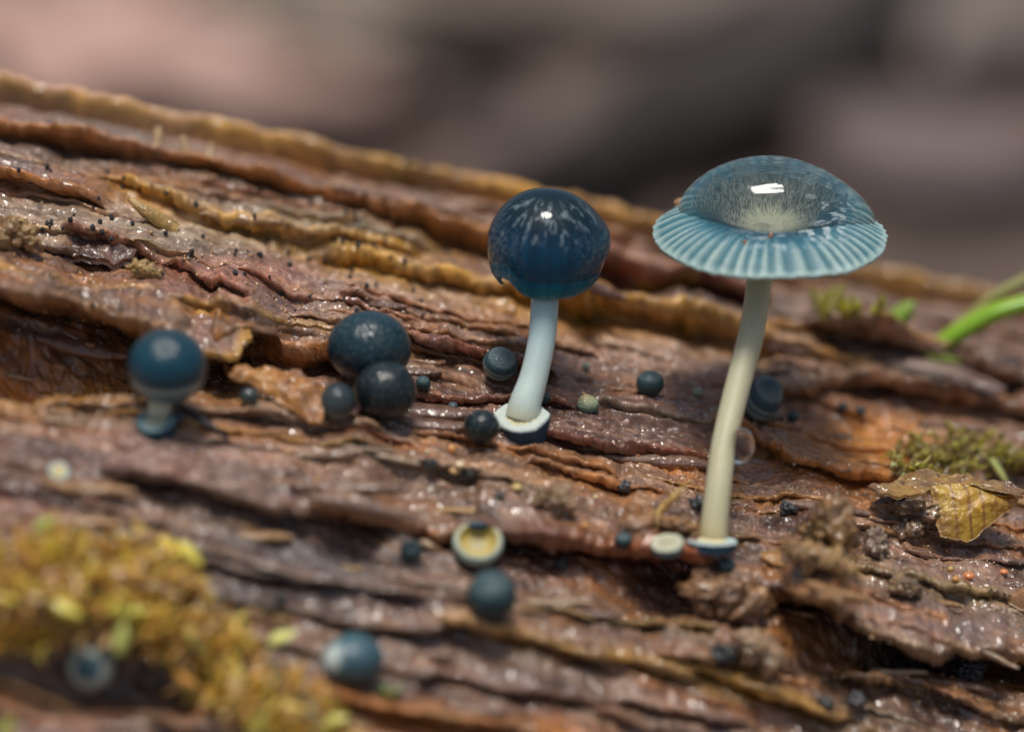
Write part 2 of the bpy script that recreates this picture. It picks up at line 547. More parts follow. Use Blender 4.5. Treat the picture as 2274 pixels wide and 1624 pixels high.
P0x, P0y, _t = proj(base_point(AA, S0[:, None] + 0 * AA, W0[:, None] + 0 * AA).reshape(-1, 3))
P0x, P0y = P0x.reshape(NQ, NA), P0y.reshape(NQ, NA)
for (x, y, rx, ry, dp) in [(170, 790, 280, 58, 3.0), (-100, 800, 200, 62, 1.6), (1900, 965, 150, 66, 0.7), (2020, 1475, 330, 34, 1.7), (1385, 650, 90, 30, 1.5), (630, 800, 90, 22, 1.0),
                           (1000, 870, 170, 26, 0.6), (1480, 1330, 200, 45, 1.0), (2050, 1250, 150, 35, 0.5), (280, 1505, 210, 75, 2.6)]:
    H -= dp * np.exp(-np.abs((P0x - x) / rx) ** 2.6 - np.abs((P0y - y) / ry) ** 2.6)
nS, nW = np.cos(AL)[:, None], -np.sin(AL)[:, None]
tS, tW = np.sin(AL)[:, None], np.cos(AL)[:, None]
Spos = S0[:, None] + H * nS - SH * tS
Wpos = W0[:, None] + H * nW - SH * tW
PG = base_point(AA, Spos, Wpos)             # (NQ, NA, 3) world mm
PG[..., 2] = np.maximum(PG[..., 2], -3.0)
PX, PY, PT = proj(PG.reshape(-1, 3))

# wood colours: patches of differently decayed wood, a few painting sheen and shade
n1 = fbm(AA * 0.16, GQ * 0.7, 71, 5, 0.6)
n2 = fbm(AA * 0.22, GQ * 1.1, 81, 5, 0.6)
n3 = fbm(AA * 0.5, GQ * 2.6, 91, 4, 0.6)


def lerp(c, d, t):
    return c + (np.array(d) - c) * t[..., None]


C = np.zeros((NQ, NA, 3)) + np.array((0.24, 0.12, 0.075))
C = lerp(C, (0.155, 0.085, 0.055), sstep(-0.1, 0.5, n1))
C = lerp(C, (0.32, 0.125, 0.03), sstep(0.05, 0.6, n2) * 0.85)
C = lerp(C, (0.06, 0.026, 0.015), sstep(0.12, 0.6, -n2) * 0.85)
C = lerp(C, (0.36, 0.22, 0.13), sstep(0.2, 0.7, n3) * 0.6)
pxg, pyg = PX.reshape(NQ, NA), PY.reshape(NQ, NA)
for (x, y, rx, ry, c, st) in [
        (560, 500, 480, 55, (0.50, 0.40, 0.26), 0.8), (120, 490, 250, 45, (0.40, 0.29, 0.21), 0.7), (250, 330, 400, 50, (0.38, 0.28, 0.22), 0.6),
        (900, 540, 240, 40, (0.46, 0.27, 0.08), 0.7), (500, 610, 200, 40, (0.50, 0.20, 0.12), 0.8), (850, 650, 260, 50, (0.42, 0.27, 0.21), 0.8),
        (120, 875, 280, 45, (0.50, 0.22, 0.03), 0.95), (180, 800, 260, 50, (0.20, 0.09, 0.03), 0.7), (1450, 770, 300, 60, (0.44, 0.28, 0.21), 0.8),
        (1180, 900, 300, 90, (0.16, 0.07, 0.045), 0.6), (1900, 985, 170, 85, (0.72, 0.26, 0.02), 1.0), (1850, 900, 120, 40, (0.28, 0.10, 0.03), 0.8), (1750, 1000, 90, 50, (0.25, 0.09, 0.025), 0.6),
        (1500, 940, 250, 60, (0.24, 0.13, 0.10), 0.5), (700, 1240, 430, 130, (0.125, 0.108, 0.105), 0.85), (280, 1520, 260, 90, (0.10, 0.055, 0.04), 0.8), (300, 1000, 380, 60, (0.27, 0.155, 0.13), 0.7),  # low grey patch paints sky sheen; dark one below the moss paints cavity shade
        (1150, 1055, 280, 45, (0.42, 0.24, 0.12), 0.7), (1300, 1130, 180, 50, (0.28, 0.15, 0.08), 0.5), (1250, 1250, 200, 50, (0.20, 0.07, 0.035), 0.6),
        (1150, 1480, 450, 110, (0.165, 0.11, 0.09), 0.7), (2050, 1300, 250, 80, (0.21, 0.14, 0.10), 0.6), (2100, 1370, 200, 50, (0.26, 0.17, 0.14), 0.7),
        (2000, 640, 350, 60, (0.26, 0.18, 0.12), 0.7), (1950, 1550, 400, 100, (0.13, 0.075, 0.05), 0.6), (500, 270, 900, 60, (0.36, 0.25, 0.20), 0.6),
        (2080, 800, 150, 40, (0.20, 0.15, 0.13), 0.7), (2050, 890, 200, 40, (0.22, 0.12, 0.08), 0.5)]:
    g = np.exp(-((pxg - x) / rx) ** 2 - ((pyg - y) / ry) ** 2) * st * np.clip(0.95 + 0.4 * n3, 0.45, 1)
    C = lerp(C, c, g)
C = C + (LIP - C) * np.clip(LIPW, 0, 1)[..., None]
q_r = np.interp(a_ax, *zip(*sorted(base_aq(x, y) for x, y in ((0, 205), (300, 262), (600, 335), (1000, 418), (1400, 498), (1850, 590), (2250, 680)))))
C = lerp(C, (0.33, 0.235, 0.20), sstep(0.12, 0.5, QQ - q_r[None, :]) * 0.85 * np.clip(0.9 + 0.5 * n2, 0.3, 1))
C *= (0.92 + 0.28 * vnoise(AA * 0.3, GQ * 6.5, 97) + 0.2 * vnoise(AA * 1.6, GQ * 4.0, 98))[..., None]
C = np.clip(C, 0.01, 0.7)

log = empty('fallen_log', (0, 30, 0), 'wet rotting fallen log with layered reddish brown wood and ochre broken edges', 'log')


def child(name, me, mat, parent):
    o = obj(name, me, mat)
    o.parent = parent
    o.matrix_parent_inverse = parent_inv(parent)
    return o


def parent_inv(p):
    bpy.context.view_layer.update()
    return p.matrix_world.inverted()


LOG_INV = parent_inv(log)
Qd = quads(NQ, NA)[:, ::-1]
vec = np.stack([AA, GQ, H * 0.5], -1).reshape(-1, 3)
Vg = PG.reshape(-1, 3)
capL = np.arange(NQ)[::-1] * NA
capR = np.arange(NQ) * NA + NA - 1
me = mesh_np('wood_body', Vg, [Qd, capL[None, :], capR[None, :]], C.reshape(-1, 3), vec)
wood = obj('wood_body', me, M_WOOD)
wood.parent = log
wood.matrix_parent_inverse = LOG_INV

# --- look-ups on the built surface
IDX = np.where((PX > -300) & (PX < 2600) & (PY > 50) & (PY < 1900))[0]
fx, fy, ft = PX[IDX], PY[IDX], PT[IDX]


def surf(px, py, rad=5.0):
    """visible surface point under a pixel: world mm, row/col, depth offset w"""
    for r in (rad, rad * 2, rad * 4, rad * 10):
        m = np.where((abs(fx - px) < r) & (abs(fy - py) < r))[0]
        if len(m):
            k = m[np.argmin(ft[m])]
            i = IDX[k]
            return Vg[i], i, PT[i] - D
    raise RuntimeError('no surface at %s %s' % (px, py))


def normal_at(i, span=14):
    r, c = divmod(i, NA)
    r0, r1 = max(0, r - span), min(NQ - 1, r + span)
    c0, c1 = max(0, c - span), min(NA - 1, c + span)
    n = np.cross(PG[r, c1] - PG[r, c0], PG[r1, c] - PG[r0, c])
    n = n / np.linalg.norm(n)
    if n @ (CAM - PG[r, c]) < 0:
        n = -n
    nb = np.cos(AL[r]) * UA - np.sin(AL[r]) * FA
    n = 0.5 * n + 0.5 * nb
    return n / np.linalg.norm(n)


def seat(px, py, rpx, frac=0.8):
    """centre of a ball of rpx pixels drawn at (px,py) so that it rests on the wood"""
    m = np.where((abs(fx - px) < rpx * 1.6) & (abs(fy - py) < rpx * 1.6))[0]
    pts = Vg[IDX[m]][:: max(1, len(m) // 6000)]
    w0 = (ft[m].min() - D) - 4
    for w in np.arange(w0, w0 + 30, 0.04):
        c = at(px, py, w)
        r = rpx * K * (D + w) / D
        if np.min(((pts - c) ** 2).sum(1)) < (frac * r) ** 2:
            return c, r, w
    return at(px, py, surf(px, py)[2]), rpx * K, 0


# ------------------------------------------------------------------ builders for small things
def lathe(prof, nseg, fn=None, colfn=None, close=True):
    """prof (n,2) of r,z; fn(T, R, Z, J)->R,Z,; colfn(T, R, Z, J)->colour; returns V,Q,col (local mm)"""
    prof = np.asarray(prof, float)
    th = np.arange(nseg) * 2 * math.pi / nseg
    T, J = np.meshgrid(th, np.arange(len(prof)))
    Rr = np.repeat(prof[:, :1], nseg, 1)
    Z = np.repeat(prof[:, 1:], nseg, 1)
    if fn:
        Rr, Z = fn(T, Rr, Z, J)
    V = np.stack([Rr * np.cos(T), Rr * np.sin(T), Z], -1).reshape(-1, 3)
    Q = orient(V, quads(len(prof), nseg, True))
    col = colfn(T, Rr, Z, J).reshape(-1, 3) if colfn else None
    return V, Q, col


def orient(V, Q):
    a, b, c, d = (V[Q[:, i]] for i in range(4))
    vol = (np.einsum('ij,ij->i', a, np.cross(b, c)) + np.einsum('ij,ij->i', a, np.cross(c, d))).sum()
    return Q if vol > 0 else Q[:, ::-1]


def place(o, pos, rot=None):
    m = np.eye(4)
    if rot is not None:
        m[:3, :3] = rot
    m[:3, 3] = np.asarray(pos) * MM
    o.matrix_basis = Matrix(m.tolist())
    return o


def part(name, me, mat, parent, pos=None, rot=None):
    o = obj(name, me, mat)
    o.parent = parent
    o.matrix_parent_inverse = Matrix.Translation(-parent.location)
    if pos is not None:
        place(o, pos, rot)
    return o


def resample(P, n):
    P = np.asarray(P, float)
    t = np.linspace(0, len(P) - 1, n)
    i = np.clip(t.astype(int), 0, len(P) - 2)
    f = (t - i)[:, None]
    p0, p1, p2, p3 = P[np.clip(i - 1, 0, None)], P[i], P[i + 1], P[np.clip(i + 2, None, len(P) - 1)]
    return 0.5 * (2 * p1 + (p2 - p0) * f + (2 * p0 - 5 * p1 + 4 * p2 - p3) * f ** 2 + (3 * p1 - p0 - 3 * p2 + p3) * f ** 3)


def tube(path, rad, n=40, nseg=28, wob=0.0, seed=0, flat=1.0):
    P = resample(path, n)
    r = resample(np.asarray(rad, float)[:, None], n)[:, 0]
    T = np.gradient(P, axis=0)
    T /= np.linalg.norm(T, axis=1)[:, None]
    ref = np.array([0.0, 1.0, 0.15])
    A = np.cross(T, ref)
    A /= np.linalg.norm(A, axis=1)[:, None]
    B = np.cross(T, A)
    th = np.arange(nseg) * 2 * math.pi / nseg
    rr = r[:, None] * (1 + wob * fbm(np.cos(th)[None, :] * 2 + 5, np.linspace(0, 6, n)[:, None] + np.sin(th)[None, :] * 2, seed, 3))
    V = P[:, None, :] + rr[..., None] * (np.cos(th)[None, :, None] * A[:, None, :] + flat * np.sin(th)[None, :, None] * B[:, None, :])
    V = V.reshape(-1, 3)
    Q = orient(V - V.mean(0), quads(n, nseg, True))
    e0 = np.arange(nseg)[None, :]
    e1 = e0 + (n - 1) * nseg
    return V, [Q, e0, e1[:, ::-1]], np.repeat(np.linspace(0, 1, n), nseg)


def ball(rx, ry, rz, n=48, amp=0.02, freq=1.5, seed=0, squash=0.0):
    ph = np.linspace(0.0, math.pi, n)
    prof = np.stack([np.sin(ph), np.cos(ph)], 1)
    V, Q, _ = lathe(prof, n + n // 2)
    d = 1 + amp * fbm3(V * freq + 20, seed, 3)
    V = V * d[:, None] * np.array([rx, ry, rz])
    if squash:
        V[:, 2] = np.where(V[:, 2] < 0, V[:, 2] * (1 - squash), V[:, 2])
    return V, Q


def lump(rx, ry, rz, n=40, amp=0.35, freq=1.6, seed=0, ridged=False, octv=5):
    ph = np.linspace(0.0, math.pi, n)
    V, Q, _ = lathe(np.stack([np.sin(ph), np.cos(ph)], 1), n + n // 2)
    f = fbm3(V * freq + 20, seed, octv, 0.6)
    if ridged:
        f = 0.6 - abs(f) * 1.6
    V = V * (1 + amp * f)[:, None] * np.array([rx, ry, rz])
    return V, Q, f


def flake(outline, origin, nrm, thick, noise=0.15, nf=1.2, seed=0, rings=14, nth=90, jag=0.0, curl=0.0, colfn=None):
    """thin plate: pixel outline thrown onto the plane (origin, nrm); world mm"""
    P = []
    for (x, y) in outline:
        r = ray(x, y)
        t = ((origin - CAM) @ nrm) / (r @ nrm)
        P.append(CAM + t * r)
    P = np.array(P)
    P = np.vstack([P, P[:1]])
    seg = np.concatenate([[0], np.cumsum(np.linalg.norm(np.diff(P, axis=0), axis=1))])
    tt = np.linspace(0, seg[-1], nth, endpoint=False)
    E = np.stack([np.interp(tt, seg, P[:, k]) for k in range(3)], 1)
    c = E.mean(0)
    jn = 1 + jag * fbm(tt * 2.2, tt * 0 + 3, seed, 4, 0.7)
    rho = np.linspace(0, 1, rings)
    G = c + rho[:, None, None] * ((E - c) * jn[:, None])[None]
    Gf = G.reshape(-1, 3)
    h = noise * fbm3(Gf * nf + 40, seed, 4)
    rr = np.repeat(rho, nth)
    h = h + curl * rr ** 2
    thk = thick * (1 - 0.55 * rr ** 3)
    top = Gf + (h + thk / 2)[:, None] * nrm
    bot = Gf + (h - thk / 2)[:, None] * nrm
    n = len(Gf)
    q = quads(rings, nth, True)
    rim = np.stack([np.arange(nth) + n - nth, (np.arange(nth) + 1) % nth + n - nth, (np.arange(nth) + 1) % nth + 2 * n - nth, np.arange(nth) + 2 * n - nth], 1)
    V = np.vstack([top, bot])
    Q = np.vstack([q, q[:, ::-1] + n, rim[:, ::-1]])
    Q = orient(V - c, Q)
    col = None
    if colfn is not None:
        cc = colfn(Gf, rr)
        col = np.vstack([cc, cc])
    return V, Q, col


def mixc(a, b, t):
    t = np.asarray(t)[..., None]
    return np.asarray(a) * (1 - t) + np.asarray(b) * t


def rotz_up(tilt_x=0.0, tilt_y=0.0):
    return np.array(Matrix.Rotation(tilt_x, 3, 'X') @ Matrix.Rotation(tilt_y, 3, 'Y'))


# ------------------------------------------------------------------ forest floor
gx = np.unique(np.concatenate([-np.geomspace(400, 30000, 14)[::-1], np.linspace(-400, 400, 161), np.geomspace(400, 30000, 14)]))
GX, GY = np.meshgrid(gx, gx + 250)
GZ = 3.0 * fbm(GX * 0.012, GY * 0.012, 5, 4) + 1.2 * fbm(GX * 0.08, GY * 0.08, 6, 3)
far = np.maximum(0, np.hypot(GX, GY) - 500)
GZ = np.where(far > 0, GZ * 8, GZ) - 3.5
t1 = np.clip(0.5 + 0.6 * fbm(GX * 0.012, GY * 0.02, 15, 4), 0, 1)
GC = mixc((0.075, 0.05, 0.04), (0.16, 0.11, 0.085), t1)
me = mesh_np('ground', np.stack([GX, GY, GZ], -1).reshape(-1, 3), quads(len(gx), len(gx)), GC.reshape(-1, 3))
tag(obj('ground', me, M_SOIL), 'brown forest floor of soil and leaf litter behind the log', kind='structure')


def floor_at(px, py, z=0.0):
    r = ray(px, py)
    return CAM + r * ((z - CAM[2]) / r[2])


def leaf_mesh(L, Wd, col, seed, curl=0.15):
    n, m = 26, 13
    t = np.linspace(0, 1, n)
    s = np.linspace(-1, 1, m)
    T, Sg = np.meshgrid(t, s, indexing='ij')
    wd = Wd * np.sin(math.pi * np.clip(T, 0.01, 0.99) ** 0.8) ** 0.8 * (1 + 0.06 * np.sin(T * 40))
    X = (T - 0.5) * L
    Y = Sg * wd
    Z = curl * L * (0.35 * Sg ** 2 + (T - 0.5) ** 2 * 0.6) + 0.06 * L * fbm(T * 3, Sg * 2, seed, 3) - 0.02 * L * np.exp(-(Sg / 0.1) ** 2)
    top = np.stack([X, Y, Z], -1).reshape(-1, 3)
    V = np.vstack([top, top - np.array([0, 0, 0.35])])
    q = quads(n, m)
    k = n * m
    b = [(i * m, (i + 1) * m) for i in range(n - 1)] + [((i + 1) * m + m - 1, i * m + m - 1) for i in range(n - 1)]
    b += [(i + 1, i) for i in range(m - 1)] + [((n - 1) * m + i, (n - 1) * m + i + 1) for i in range(m - 1)]
    rim = np.array([(a, c, c + k, a + k) for a, c in b])
    c = mixc(np.array(col) * 0.75, np.array(col) * 1.2, np.clip(0.5 + 0.7 * fbm(T * 4, Sg * 3, seed + 3, 4), 0, 1)).reshape(-1, 3)
    return mesh_np('fallen_leaf', V, np.vstack([q, q[:, ::-1] + k, rim]), np.vstack([c, c]))


LEAVES = [
    (60, 90, 60, 20, (0.44, 0.265, 0.205), 20, 'large pinkish brown fallen leaf on the forest floor above the high end of the log'),
    (330, 190, 55, 19, (0.48, 0.30, 0.24), -15, 'pale rosy fallen leaf tucked low behind the ridge of the log'),
    (250, -10, 50, 17, (0.32, 0.235, 0.18), 40, 'tan fallen leaf on the forest floor beyond the pinkish leaf'),
    (640, 250, 48, 16, (0.40, 0.265, 0.215), -25, 'dusty pink brown fallen leaf low behind the middle of the log'),
    (760, 60, 50, 16, (0.25, 0.195, 0.15), 10, 'grey tan fallen leaf lying between the rosy leaf and the dark branch'),
    (1120, 40, 52, 15, (0.24, 0.185, 0.145), -20, 'tan fallen leaf on the forest floor above the round blue cap'),
    (1420, 10, 52, 14, (0.26, 0.20, 0.16), 25, 'light tan fallen leaf beside the upper end of the dark branch'),
    (2190, 90, 50, 17, (0.21, 0.165, 0.14), 60, 'grey brown fallen leaf on the forest floor beyond the dark branch'),
    (2080, 380, 46, 16, (0.16, 0.115, 0.105), -30, 'mauve brown fallen leaf on the forest floor beyond the open blue cap'),
    (1300, 340, 40, 14, (0.15, 0.105, 0.095), 15, 'dull mauve fallen leaf between the two blue caps on the forest floor'),
    (480, -60, 40, 13, (0.20, 0.20, 0.10), -40, 'olive green fallen leaf at the far side of the leaf litter'),
]
for k, (x, y, L_, w_, c, rz, lab) in enumerate(LEAVES):
    p = floor_at(x, y, 1.0 + k * 0.15)
    o = obj('fallen_leaf', leaf_mesh(L_, w_, c, 200 + k), M_LEAF)
    place(o, p + np.array([0, 0, 2.0]), np.array(Matrix.Rotation(R(rz), 3, 'Z') @ Matrix.Rotation(R(rng.uniform(-6, 6)), 3, 'X')))
    tag(o, lab, 'leaf')
pa, pb, pc, pd = floor_at(1180, 420, 5), floor_at(1500, 265, 8), floor_at(1780, 140, 9), floor_at(2050, -60, 6)
V, Q, t = tube([pa, pb, pc, pd], [6, 9, 10, 7], 60, 24, 0.25, 4)
cc = mixc((0.018, 0.014, 0.012), (0.035, 0.027, 0.022), np.clip(0.5 + fbm3(V * 0.2, 3, 3), 0, 1))
tag(obj('fallen_branch', mesh_np('fallen_branch', V, Q, cc), mat_col('dark_branch_bark', rough=0.8, noise=0.4, nscale=0.3, bump=1.0, bscale=0.4)),
    'nearly black fallen branch on the forest floor behind the open blue cap', 'branch')
pa, pb = floor_at(880, 250, 3), floor_at(1180, 195, 4)
V, Q, t = tube([pa, (pa + pb) / 2 + np.array([0, 4, 2]), pb], [5, 7, 4], 30, 20, 0.3, 8)
cc = mixc((0.03, 0.022, 0.016), (0.06, 0.042, 0.03), np.clip(0.5 + fbm3(V * 0.2, 6, 3), 0, 1))
tag(obj('bark_chunk', mesh_np('bark_chunk', V, Q, cc), bpy.data.materials['dark_branch_bark']),
    'short dark brown chunk of bark on the forest floor behind the round blue cap', 'bark')

# ------------------------------------------------------------------ open mushroom with the big water drop
def cap_top(r):
    r = np.asarray(r, float)
    return np.where(r < 2.8, 0.48 + 0.42 * sstep(0.3, 2.8, r), 0.9 * (1 - (np.clip(r - 2.8, 0, 9) / 2.35) ** 1.9))


NR = 46
capA_pos = at(1707, 520, 0.0)
capA_rot = rotz_up(R(1.5), R(0.5))
baseA, iA, wA = surf(1578, 1212)
nA = normal_at(iA)
mushA = empty('open_mushroom', baseA, 'tall mushroom with wide open pale blue ribbed cap carrying a large water drop', 'mushroom')
rt = np.concatenate([np.linspace(0, 4.8, 74), np.linspace(4.86, 5.15, 8)])
profA = [(r, z) for r, z in zip(rt, cap_top(rt))]
rb = np.linspace(5.12, 0.5, 30)
profA += [(r, cap_top(r) - 0.10 - 0.35 * (1 - r / 5.15) ** 0.7 - (0.03 if r > 5 else 0)) for r in rb] + [(0.0, 0.0)]
nt_ = len(rt)


def capA_fn(T, Rr, Z, J):
    Tj = T + 0.05 * np.sin(3 * T + 1) + 0.035 * np.sin(7 * T)
    wv = 0.5 + 0.5 * np.cos(NR * Tj)
    amp = sstep(1.7, 4.6, Rr) * (0.8 + 0.35 * vnoise(T * 6, Rr * 0.5, 4))
    Z = Z - 0.085 * amp * (1 - wv) ** 1.5
    edge = sstep(4.6, 5.15, Rr)
    Rr = Rr * (1 + edge * (0.010 * (wv - 0.5) + 0.012 * fbm(T * 2.5, T * 0, 6, 3) + 0.006 * vnoise(T * 60, T * 0, 8)))
    Z = Z + 0.10 * edge * fbm(np.cos(T) * 1.5 + 4, np.sin(T) * 1.5 + 4, 9, 2)
    return Rr, Z


def capA_col(T, Rr, Z, J):
    Tj = T + 0.05 * np.sin(3 * T + 1) + 0.035 * np.sin(7 * T)
    wv = 0.5 + 0.5 * np.cos(NR * Tj)
    st = vnoise(np.cos(T) * 30 + 50, np.sin(T) * 30 + Rr * 0.5, 3)
    fine = vnoise(T * 40, Rr * 7, 5)
    back = sstep(-0.35, 0.5, np.sin(T) - 0.15 * np.cos(T))
    c = np.zeros(T.shape + (3,)) + np.array((0.46, 0.49, 0.33))
    c = mixc(c, (0.055, 0.085, 0.075), sstep(0.7, 1.6, Rr + 0.35 * st))
    teal = mixc((0.006, 0.065, 0.105), (0.018, 0.135, 0.185), sstep(2.4, 3.6, Rr + 0.3 * fine))
    hairy = mixc((0.02, 0.05, 0.048), (0.055, 0.09, 0.08), np.clip(0.5 + 0.8 * fine, 0, 1))
    c = mixc(c, mixc(teal, hairy, back * (1 - sstep(2.3, 3.3, Rr))), sstep(1.5, 2.2, Rr + 0.25 * st))
    irr = 0.5 + 0.5 * vnoise(np.cos(T) * 9 + 60, np.sin(T) * 9 + Rr * 0.3, 18)
    light = mixc((0.035, 0.15, 0.18), (0.34, 0.45, 0.42), np.clip(wv ** 1.6 * (0.55 + 0.7 * irr), 0, 1))
    c = mixc(c, light, sstep(3.0, 4.4, Rr + 0.45 * (wv - 0.5) + 0.25 * st))
    c = mixc(c, (0.36, 0.49, 0.45), sstep(4.75, 5.1, Rr) * 0.75)
    fl = sstep(0.1, 0.75, fbm(np.cos(T) * Rr * 3 + 30, np.sin(T) * Rr * 3 + 30, 7, 2, 0.6) + 0.7 * vnoise(np.cos(T) * Rr * 13 + 30, np.sin(T) * Rr * 13 + 30, 17)) * sstep(1.5, 2.2, Rr) * (1 - sstep(3.2, 4.2, Rr))
    fl = fl * np.clip(0.35 + 0.9 * np.cos(T + 0.5), 0, 1)
    c = mixc(c, (0.46, 0.54, 0.55), np.clip(fl, 0, 1) * 0.85)
    c = np.where((J >= nt_)[..., None], np.array((0.42, 0.52, 0.50)), c)
    return c * (1 + 0.15 * fine)[..., None]


V, Q, c = lathe(profA, 460, capA_fn, capA_col)
capA = part('cap', mesh_np('cap', V, Q, c), M_CAP, mushA, capA_pos, capA_rot)


def subpart(name, me, mat, parent):
    o = obj(name, me, mat)
    o.parent = parent
    return o


# fine hairs standing in the hollow of the cap
hv, hq, hc = [], [], []
for k in range(2800):
    r, th = 3.3 * math.sqrt(rng.random()), rng.uniform(0, 2 * math.pi)
    p = np.array([r * math.cos(th), r * math.sin(th), float(cap_top(r)) - 0.03])
    d = np.array([0.35 * math.cos(th), 0.35 * math.sin(th), 1.0]) + rng.normal(0, 0.22, 3)
    d /= np.linalg.norm(d)
    if r > 2.0 and math.sin(th) < 0.1 + 0.3 * rng.random():
        continue
    ln = rng.uniform(0.12, 0.30)
    f3 = frame_to(d)
    b0 = len(hv)
    for j in range(3):
        hv.append(p + f3[:, 0] * 0.018 * math.cos(j * 2.094) + f3[:, 1] * 0.018 * math.sin(j * 2.094))
    hv.append(p + d * ln)
    hq += [(b0, b0 + 1, b0 + 3), (b0 + 1, b0 + 2, b0 + 3), (b0 + 2, b0, b0 + 3)]
    cl = mixc(np.array((0.55, 0.58, 0.40)), np.array((0.20, 0.26, 0.22)), np.clip((r - 0.8) / 1.2, 0, 1) * 0.9)
    hc += [cl * 0.7] * 3 + [cl * 1.2]
o = subpart('cap_hair', mesh_np('cap_hair', np.array(hv), np.array(hq), np.clip(np.array(hc), 0, 0.9)), M_CAP, capA)
o['kind'] = 'stuff'
# gills under the cap
gv, gq = [], []
for k in range(40):
    th = 2 * math.pi * k / 40
    ca, sa = math.cos(th), math.sin(th)
    nx, ny = -sa * 0.02, ca * 0.02
    b0 = len(gv)
    rs = np.linspace(0.55, 4.7, 7)
    for r in rs:
        zt = float(cap_top(r)) - 0.12 - 0.35 * (1 - r / 5.15) ** 0.7
        dp = 0.5 * math.sin(math.pi * min(1, (r - 0.4) / 4.4)) ** 0.6
        for (sx, z) in ((1, zt + 0.05), (1, zt - dp), (-1, zt - dp), (-1, zt + 0.05)):
            gv.append((r * ca + sx * nx, r * sa + sx * ny, z))
    for i in range(6):
        for j in range(3):
            gq.append((b0 + i * 4 + j, b0 + i * 4 + j + 1, b0 + i * 4 + 5 + j, b0 + i * 4 + 4 + j))
gm = mesh_np('gills', np.array(gv), np.array(gq), np.zeros((len(gv), 3)) + np.array((0.5, 0.58, 0.55)))
subpart('gills', gm, M_STEM, capA)['kind'] = 'stuff'
wc = 0.0
topA = capA_pos + np.array([-0.25, 0.2, 0.25])
pathA = [topA] + [at(x, y, wc + (wA - wc) * f) for x, y, f in ((1683, 640, 0.2), (1669, 735, 0.35), (1646, 822, 0.48), (1626, 900, 0.6), (1607, 985, 0.74), (1594, 1085, 0.88))] + [at(1584, 1175, wA + 0.3), at(1582, 1205, wA + 0.5)]
V, Q, t = tube(pathA, [0.55, 0.56, 0.57, 0.56, 0.55, 0.54, 0.56, 0.60, 0.66], 70, 36, 0.02, 3)
c = mixc((0.50, 0.49, 0.34), (0.56, 0.52, 0.33), t)
c = mixc(c, (0.60, 0.43, 0.17), sstep(0.80, 1.0, t) * 0.7)
part('stem', mesh_np('stem', V, Q, c), M_STEM, mushA)


def base_disc(parent, pos, n, rad, hgt, top=(0.72, 0.76, 0.66), side=(0.012, 0.05, 0.09), inner=(0.62, 0.56, 0.32), seed=0, irr=0.07):
    prof = [(0, 0.20), (0.35, 0.22), (0.5, 0.16), (0.62, 0.12), (0.74, 0.17), (0.86, 0.2), (0.95, 0.16), (1.0, 0.04), (0.99, -0.2), (0.94, -0.6), (0.88, -1.0), (0.0, -1.0)]
    prof = resample(prof, 60)
    prof = np.stack([np.abs(prof[:, 0]) * rad, prof[:, 1] * hgt], 1)

    def fn(T, Rr, Z, J):
        return Rr * (1 + irr * fbm(np.cos(T) * 1.6 + 8, np.sin(T) * 1.6 + 8, seed, 3) + 0.01 * vnoise(T * 8, Z * 5, seed)), Z + 0.05 * hgt * vnoise(T * 7, Rr * 4, seed + 1)

    def cf(T, Rr, Z, J):
        rr = Rr / rad
        c = mixc(inner, top, sstep(0.5, 0.64, rr + 0.05 * vnoise(T * 5, T * 0, seed)))
        return mixc(c, side, sstep(0.16, 0.04, Z / hgt) * sstep(0.8, 0.9, rr))
    V, Q, c = lathe(prof, 90, fn, cf)
    return part('base_disc', mesh_np('base_disc', V, Q, c), M_DISC, parent, pos, frame_to(n))


nd = UA * 1.0 - FA * 0.16 + XA * 0.05
base_disc(mushA, at(1578, 1200, wA - 0.35), nd, 1.12, 0.34, top=(0.42, 0.50, 0.47), seed=3)

# water drop lying on the open cap
ro = np.sin(np.linspace(0, math.pi / 2, 110))
th = np.arange(240) * 2 * math.pi / 240
RO, TH = np.meshgrid(ro, th, indexing='ij')
ex = 0.42 + 4.38 * np.cos(TH) * RO - 0.35 * (1 - RO ** 2)
ey = 1.42 + 3.18 * np.sin(TH) * RO - 0.2 * (1 - RO ** 2)
wob = 1 + 0.02 * np.sin(3 * TH + 0.6) * RO
ex, ey = 0.42 + (ex - 0.42) * wob, 1.42 + (ey - 1.42) * wob
rbd = np.hypot(ex[-1], ey[-1])
zb = cap_top(rbd)[None, :] * RO ** 2 + 0.75 * (1 - RO ** 2)
ztop = zb + 2.30 * np.clip(1 - RO ** 2, 0, 1) ** 0.58 + 0.015 * fbm(ex * 0.9 + 9, ey * 4.5 + 9, 77, 3) * (1 - RO ** 4)
zbot = cap_top(np.hypot(ex, ey)) - 0.075
Vt = np.stack([ex, ey, ztop], -1).reshape(-1, 3)
Vb = np.stack([ex, ey, zbot], -1).reshape(-1, 3)
q = quads(110, 240, True)
n = len(Vt)
rim = np.stack([np.arange(240) + n - 240, (np.arange(240) + 1) % 240 + n - 240, (np.arange(240) + 1) % 240 + 2 * n - 240, np.arange(240) + 2 * n - 240], 1)
V = np.vstack([Vt, Vb])
Q = orient(V, np.vstack([q, q[:, ::-1] + n, rim[:, ::-1]]))
o = obj('water_drop', mesh_np('water_drop', V, Q), WATER)
place(o, capA_pos, capA_rot)
tag(o, 'large clear dome of water sitting on the open pale blue cap', 'water drop')
# droplet on the stem
V, Q = ball(0.60, 0.55, 0.82, 40, 0.03, 1.2, 5)
o = obj('water_droplet', mesh_np('water_droplet', V, Q), WATER)
place(o, at(1644, 990, wA * 0.74 - 0.1), rotz_up(0, R(6)))
tag(o, 'small clear water droplet clinging to the side of the tall stem', 'water drop')

